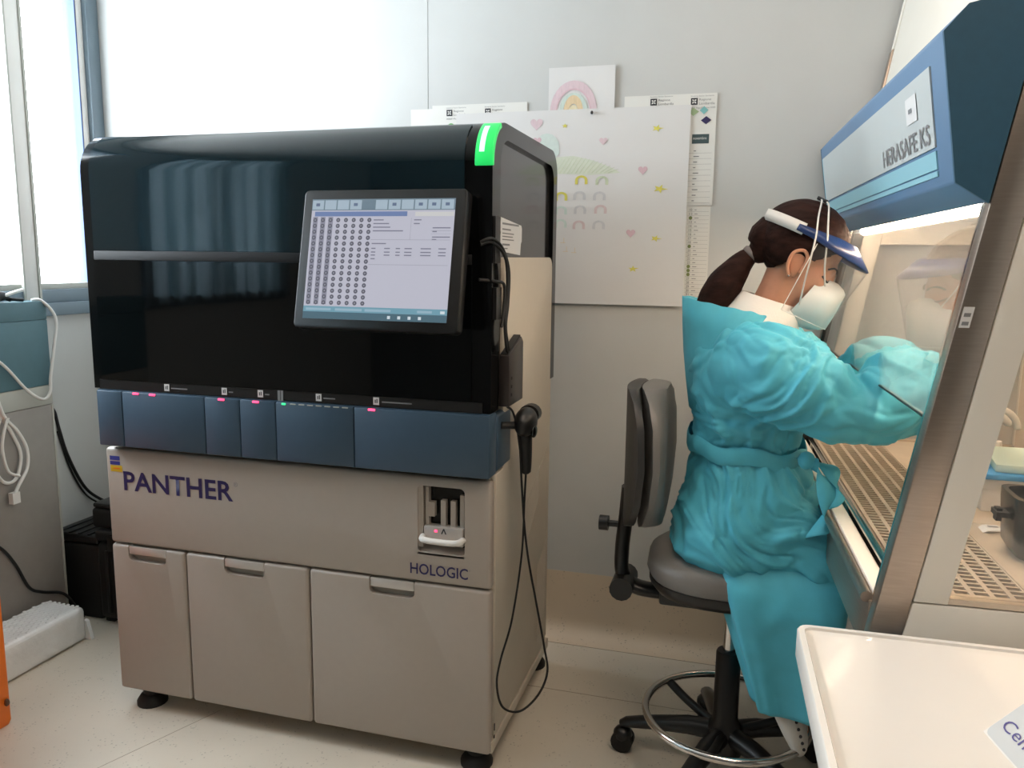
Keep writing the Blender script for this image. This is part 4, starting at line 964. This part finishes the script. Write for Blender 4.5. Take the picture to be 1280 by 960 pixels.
mobj('hair_tie', *ringloft([[Vector((1.836, PY, 1.432))+Vector((-.55, 0, -.6)).normalized()*d+(Vector((.737, 0, -.676))*math.cos(a)+Vector(Y)*math.sin(a))*r for a in [2*math.pi*k/16 for k in range(16)]] for d, r in ((-.008, .020), (-.004, .024), (.006, .024), (.010, .020))]), mat('grey_elastic', C8(120, 112, 110), .7, var=.05), pe, True)
mobj('hair_clip', *join(sweepvf([hw(-.030, -.014, .149), hw(-.004, -.014, .149)], .0035, 8), sweepvf([hw(-.030, .0, .152), hw(-.004, .0, .152)], .0035, 8)), M['ink'], pe)
# ---- face shield
def vring(phi, r, z):
    return hw(-.004+r*1.0*math.cos(phi), r*.86*math.sin(phi), z)
R1, R2, R3, R4 = [], [], [], []
for k in range(49):
    ph = math.radians(-108+216*k/48); w = max(0, math.cos(ph))**1.3
    band = 1-.45*max(0, (abs(ph)-1.0)/.9)
    R1.append(vring(ph, .1145, .064+.016*band)); R2.append(vring(ph, .117+.048*w, .064-.012*band-.012*w))
v = R1+R2; n = 49
vs = mobj('visor', v, [(i, i+1, n+i+1, n+i) for i in range(n-1)], M['visor'], pe, True); solid(vs, .005)
R3 = [vring(math.radians(-80+160*k/40), .116+.048*max(0, math.cos(math.radians(-80+160*k/40)))**1.3, .050-.012*max(0, math.cos(math.radians(-80+160*k/40)))**1.3) for k in range(41)]
R4 = [vring(math.radians(-80+160*k/40), .122+.022*max(0, math.cos(math.radians(-80+160*k/40))), -.122) for k in range(41)]
fm = mobj('shield_film', R3+R4, [(i, i+1, 41+i+1, 41+i) for i in range(40)], M['film'], pe, True)
fm['label'] = 'clear curved plastic film'
edge = [sweepvf(R4, .0011, 5), sweepvf([R3[0], R4[0]], .0011, 5), sweepvf([R3[-1], R4[-1]], .0011, 5)]
mobj('film_edge', *join(*edge), M['whitep'], pe)
S1 = [vring(math.radians(100+160*k/40), .1155, .080) for k in range(41)]; S2 = [vring(math.radians(100+160*k/40), .1155, .052) for k in range(41)]
ss = mobj('headband_strap', S1+S2, [(i, i+1, 41+i+1, 41+i) for i in range(40)], M['whitep'], pe, True); solid(ss, .003)
# ---- mask
def mring(c, ry, rz, tilt=0):
    return [hw(c[0]+rz*math.sin(a)*math.sin(tilt), ry*math.cos(a), c[2]+rz*math.sin(a)*math.cos(tilt)) for a in [2*math.pi*k/28 for k in range(28)]]
v, f = ringloft([mring((.050, 0, -.080), .074, .070, .25), mring((.075, 0, -.079), .069, .070, .2), mring((.108, 0, -.077), .055, .066, .1), mring((.130, 0, -.075), .034, .056, .05), mring((.141, 0, -.074), .012, .047)], cap=False)
f.append(tuple(range(4*28, 5*28)))
mk = mobj('mask', v, f, M['maskm'], pe, True, 60); mk['label'] = 'white cup mask'
for s in (-1, 1):
    tube('mask_strap', [hw(.052, s*.071, -.095), hw(.036, s*.090, -.045), hw(.018, s*.1015, .02), hw(.006, s*.1035, .062), hw(-.010, s*.086, .106), hw(-.018, s*.045, .142), hw(-.020, 0, .150)], .0021, M['whitep'], pe, 6, 6)
    tube('mask_strap', [hw(.083, s*.062, -.03), hw(.058, s*.086, .01), hw(.036, s*.1005, .058), hw(.016, s*.088, .102), hw(.0, s*.045, .142), hw(-.008, 0, .150)], .0021, M['whitep'], pe, 6, 6)
# ---- white shirt collar at the neck
rings = []
for t, rx, ry, zc, xc, sl_ in ((0, .115, .145, 1.235, 1.845, -.05), (.5, .092, .105, 1.275, 1.865, -.12), (1, .070, .074, 1.318, 1.888, -.30), (1.05, .066, .070, 1.318, 1.888, -.30)):
    rings.append([(xc+rx*math.cos(a), PY+ry*math.sin(a), zc+sl_*rx*math.cos(a)) for a in [2*math.pi*k/32 for k in range(32)]])
v, f = ringloft(rings, cap=False); sh = mobj('shirt_collar', v, f, M['shirt'], pe, True); solid(sh, .003)
# ---- gown: torso, lap and sleeves in one draped surface
def ridge(p, s, seed): 
    n = noise.noise(Vector((p.x*s+seed, p.y*s+seed*2, p.z*s-seed)))
    return (1-abs(n)*2.2)
gp = [ringloft([ering(*q) for q in ((.640, 1.690, 1.95, .17), (.675, 1.664, 2.0, .205), (.75, 1.680, 2.02, .21), (.84, 1.695, 2.02, .20), (.92, 1.712, 1.99, .182), (.95, 1.714, 1.98, .178), (1.01, 1.712, 1.985, .19), (1.09, 1.704, 1.975, .195), (1.16, 1.702, 1.965, .195), (1.20, 1.706, 1.95, .185), (1.235, 1.73, 1.935, .155), (1.255, 1.79, 1.915, .11))])]
gp.append(sweepvf(smoothpath([(1.78, PY, .745), (1.90, PY, .755), (2.02, PY, .715), (2.10, PY, .655), (2.155, PY, .60)], 4), [(.205, .125)]*4+[(.205, .14)]*3+[(.20, .13)]*3+[(.195, .115)]*3+[(.18, .10), (.165, .085), (.14, .07), (.11, .05)], 32, Y))
arm = [(1.80, 1.155, .12, .08, .10), (1.85, 1.160, .06, .10, .112), (1.905, 1.150, .022, .108, .116), (1.97, 1.122, .0, .10, .105), (2.03, 1.088, -.005, .09, .082), (2.075, 1.072, -.002, .078, .068), (2.115, 1.078, .01, .082, .074), (2.168, 1.118, .03, .092, .104), (2.21, 1.125, .06, .085, .092), (2.25, 1.11, .09, .06, .065), (2.275, 1.103, .105, .042, .044), (2.30, 1.10, .115, .036, .037)]
for s in (1, -1):
    pts_ = [Vector((x, y if s == 1 else 2*PY-y, z if s == 1 else z-.005)) for x, z, y, a, b in arm]
    gp.append(sweepvf(smoothpath(pts_, 3), [r for q, q2 in zip(arm, arm[1:]+arm[-1:]) for r in [(q[3]+(q2[3]-q[3])*t/3, q[4]+(q2[4]-q[4])*t/3) for t in range(3)]][:len(arm)*3-2], 24, Y))
def gdisp(co, n):
    big = noise.noise(Vector((co.x*6, co.y*6, co.z*4)))*.008
    warp = Vector((noise.noise(co*5), noise.noise(co*5+Vector((9, 0, 0))), noise.noise(co*5+Vector((0, 9, 0)))))*.12
    q = co+warp
    d = big
    if co.z > .965:   # oblique pulls from the shoulder to the elbow
        u = Vector((q.x*5+q.z*4, q.y*4, q.z*9-q.x*7))
        d += .008*max(0, 1-abs(noise.noise(u*1.15))*4)-.004*max(0, 1-abs(noise.noise(u*2.4+Vector((3, 1, 2))))*5)
    else:             # drape folds over hip and lap
        u = Vector((q.x*3+q.z*2, q.y*4, q.z*8+q.x*6))
        d += .010*max(0, 1-abs(noise.noise(u*1.1+Vector((5, 2, 1))))*4)-.005*max(0, 1-abs(noise.noise(u*2.6))*5)
    w2_ = Vector((q.x*5.5+q.z*2.5, q.y*6, q.z*8-q.x*3)) if co.z > .965 else Vector((q.x*6, q.y*5, q.z*6+q.x*3))
    f1 = noise.voronoi(w2_)[0]; d += .024*min(.5, f1[1]-f1[0])-.006
    f2 = noise.voronoi(w2_*2.3+Vector((4, 4, 4)))[0]; d += .009*min(.45, f2[1]-f2[0])-.002
    wz = abs(co.z-.945)
    if wz < .05 and co.x < 2.02: d -= .010*(1-wz/.05)
    return n*d
gw = remesh('gown', join(*gp), M['gown'], pe, .0050, 14, gdisp); gw['label'] = 'wrinkled turquoise gown with long sleeves'
# sleeve seam
for s in (-1,):
    sm = smoothpath([(1.955, -.035, 1.255), (1.925, -.088, 1.20), (1.895, -.100, 1.13), (1.88, -.085, 1.07), (1.875, -.04, 1.02)], 6)
# stiff open neck of the gown
low, mid_, top_ = [], [], []
for k in range(41):
    t = -1+2*k/40
    a = math.radians(122*t); c, s = math.cos(a), math.sin(a); bk_ = max(0, c)
    top_.append((1.838-(.085 if c < 0 else .085+.083*c)*c, PY+.150*s-.02*s*max(0, -c), 1.296+.026*bk_**1.5+(.026*c if c < 0 else 0)+.002*math.sin(k*1.7)))
    a = math.radians(72*t); c, s = math.cos(a), math.sin(a)
    mid_.append((1.840-.163*c, PY+.205*s, 1.185))
    a = math.radians(42*t); c, s = math.cos(a), math.sin(a)
    low.append((1.846-.146*c, PY+.19*s, 1.04))
v = low+mid_+top_; n = 41
co_ = mobj('gown_collar', v, [(r_*n+i, r_*n+i+1, (r_+1)*n+i+1, (r_+1)*n+i) for r_ in range(2) for i in range(n-1)], M['gown'], pe, True)
md = co_.modifiers.new('ss', 'SUBSURF'); md.levels = 1; bake(co_); solid(co_, .0025); shade(co_.data)
# belt with hanging ties
bt = []
for z, g in ((.925, .002), (.935, .006), (.958, .006), (.968, .002)):
    rg = ering(z, 1.704-g, 1.992+g, .178+g, 48)
    bt.append([(p[0], p[1], p[2]+.006*math.sin(i*.9)+.012*math.cos(2*math.pi*i/48)*-1) for i, p in enumerate(rg)])
mobj('belt', *ringloft(bt, cap=False), M['gown'], pe, True)
def ribbon(nm, pts, w, seedd):
    P_ = smoothpath(pts, 6); A, B = [], []
    for i, p in enumerate(P_):
        d = Vector((w*math.cos(i*.25+seedd), -.3*w, w*.45*math.sin(i*.3+seedd)))
        A.append(p-d); B.append(p+d)
    n_ = len(A); o_ = mobj(nm, A+B, [(i, i+1, n_+i+1, n_+i) for i in range(n_-1)], M['gown'], pe, True); solid(o_, .002); return o_
ribbon('belt_tie', [(1.985, .04, .955), (2.015, .015, .93), (2.035, .01, .885), (2.03, -.005, .83), (2.015, -.015, .785)], .024, .3)
ribbon('belt_tie', [(1.985, .04, .95), (2.025, .03, .945), (2.05, .015, .915), (2.055, .01, .875), (2.045, .0, .85)], .018, 1.2)
mobj('belt_knot', *ell((1.985, .035, .95), (.02, .02, .022), nu=14, nv=10), M['gown'], pe, True)
# ---- hanging skirt of the gown in front of the seat
rows = []
ZR = [.70, .66, .60, .54, .48, .42, .37, .325, .302]
for z in ZR:
    t = (.70-z)/.412
    xb = 1.757+.140*t; xf = 2.155-.065*t; ry = .240-.054*t if z < .61 else {.70: .17, .66: .195}.get(z, .225)
    cx, rx = (xb+xf)/2, (xf-xb)/2; row = []
    for k in range(96):
        a = 2*math.pi*k/96; fo = 1+(.015+.035*t)*math.sin(9*a+1.2*math.sin(2*a)+.6)+.02*t*math.sin(17*a+1)
        row.append((cx+rx*fo*math.copysign(abs(math.cos(a))**.5, math.cos(a)), PY+ry*fo*math.copysign(abs(math.sin(a))**.5, math.sin(a)), z+.008*math.sin(2*a+.5)*t))
    rows.append(row)
v, f = ringloft(rows, cap=False); sk = mobj('gown_skirt', v, f, M['gown'], pe, True)
md = sk.modifiers.new('ss', 'SUBSURF'); md.levels = 1; bake(sk); solid(sk, .002); shade(sk.data)
# ---- trousers and clogs
for s, dx in ((-1, 0), (1, -.055)):
    y = PY+s*.12
    mobj('trouser_leg', *sweepvf(smoothpath([(2.09+dx, y, .60), (2.07+dx, y, .48), (2.02+dx, y, .40), (1.985+dx, y, .335)], 4), [.078-.0018*k for k in range(13)], 20), M['shirt'], pe, True, 50)
    A = Vector((1.935+dx, y, .350)); B = Vector((2.022+dx, y, .185)); t_ = (B-A).normalized(); up_ = Vector((t_.z*-1, 0, t_.x)).normalized()
    if up_.x < 0: up_ = -up_
    prof_ = [(-.015, .030, .034, .012), (.02, .041, .045, .015), (.06, .044, .046, .012), (.10, .046, .042, .008), (.14, .045, .036, .004), (.175, .036, .028, .0), (.197, .018, .014, -.004)]
    rg = []
    for d, wy, hh, o_ in prof_:
        c = A+t_*d+up_*o_
        rg.append([c+Vector(Y)*wy*math.cos(a)+up_*hh*math.sin(a)*(1 if math.sin(a) > 0 else .7) for a in [2*math.pi*k/20 for k in range(20)]])
    v, f = ringloft(rg); cg = mobj('clog', v, f, M['clog'], pe, True, 70); md = cg.modifiers.new('ss', 'SUBSURF'); md.levels = 1; bake(cg); shade(cg.data)
    hl = []
    for k in range(8):
        d = .035+k*.019; i = min(len(prof_)-2, max(0, sum(1 for q in prof_ if q[0] <= d)-1)); u = (d-prof_[i][0])/(prof_[i+1][0]-prof_[i][0])
        wy = prof_[i][1]*(1-u)+prof_[i+1][1]*u; hh = prof_[i][2]*(1-u)+prof_[i+1][2]*u; o_ = prof_[i][3]*(1-u)+prof_[i+1][3]*u
        a = math.radians(150 if s < 0 else 30)
        hl.append(ell(A+t_*d+up_*o_+Vector((0, 1, 0))*wy*math.cos(a)*.99+up_*hh*math.sin(a)*.99, (.0042, .0042, .0042), nu=8, nv=6))
    tag(mobj('clog_holes', *join(*hl), M['ink'], cg), kind='stuff')
# ---- gloved hands inside the cabinet
def hand(s, wrist, d_):
    w = Vector(wrist); dr = Vector(d_).normalized(); up2 = Vector((0, 0, 1)); sd = dr.cross(up2).normalized()*(-s)   # thumb side
    up2 = sd.cross(dr)*(1 if sd.cross(dr).z > 0 else -1)
    parts = [sweepvf([w-dr*.03, w+dr*.01], .030, 14), sweepvf([w, w+dr*.03, w+dr*.065, w+dr*.09], [(.026, .020), (.038, .017), (.042, .016), (.036, .013)], 16, sd)]
    for k, (o_, l_) in enumerate(((.028, .070), (.010, .080), (-.010, .075), (-.028, .058))):
        b = w+dr*.078+sd*o_
        ch = [b, b+dr*l_*.45-up2*.004, b+dr*l_*.78-up2*.020, b+dr*l_*.92-up2*.040]
        parts.append(sweepvf(smoothpath(ch, 3), [.0095-.00025*q for q in range(10)], 10))
    b = w+dr*.03+sd*.032
    parts.append(sweepvf(smoothpath([b, b+dr*.025+sd*.022-up2*.006, b+dr*.055+sd*.026-up2*.018, b+dr*.072+sd*.02-up2*.028], 3), [.0115-.0003*q for q in range(10)], 10))
    g_ = remesh('glove', join(*parts), M['glove'], pe, .004, 2); return g_
hand(-1, (2.305, .115, 1.10), (.9, .25, -.15))
hand(1, (2.305, .285, 1.095), (.9, -.2, -.15))
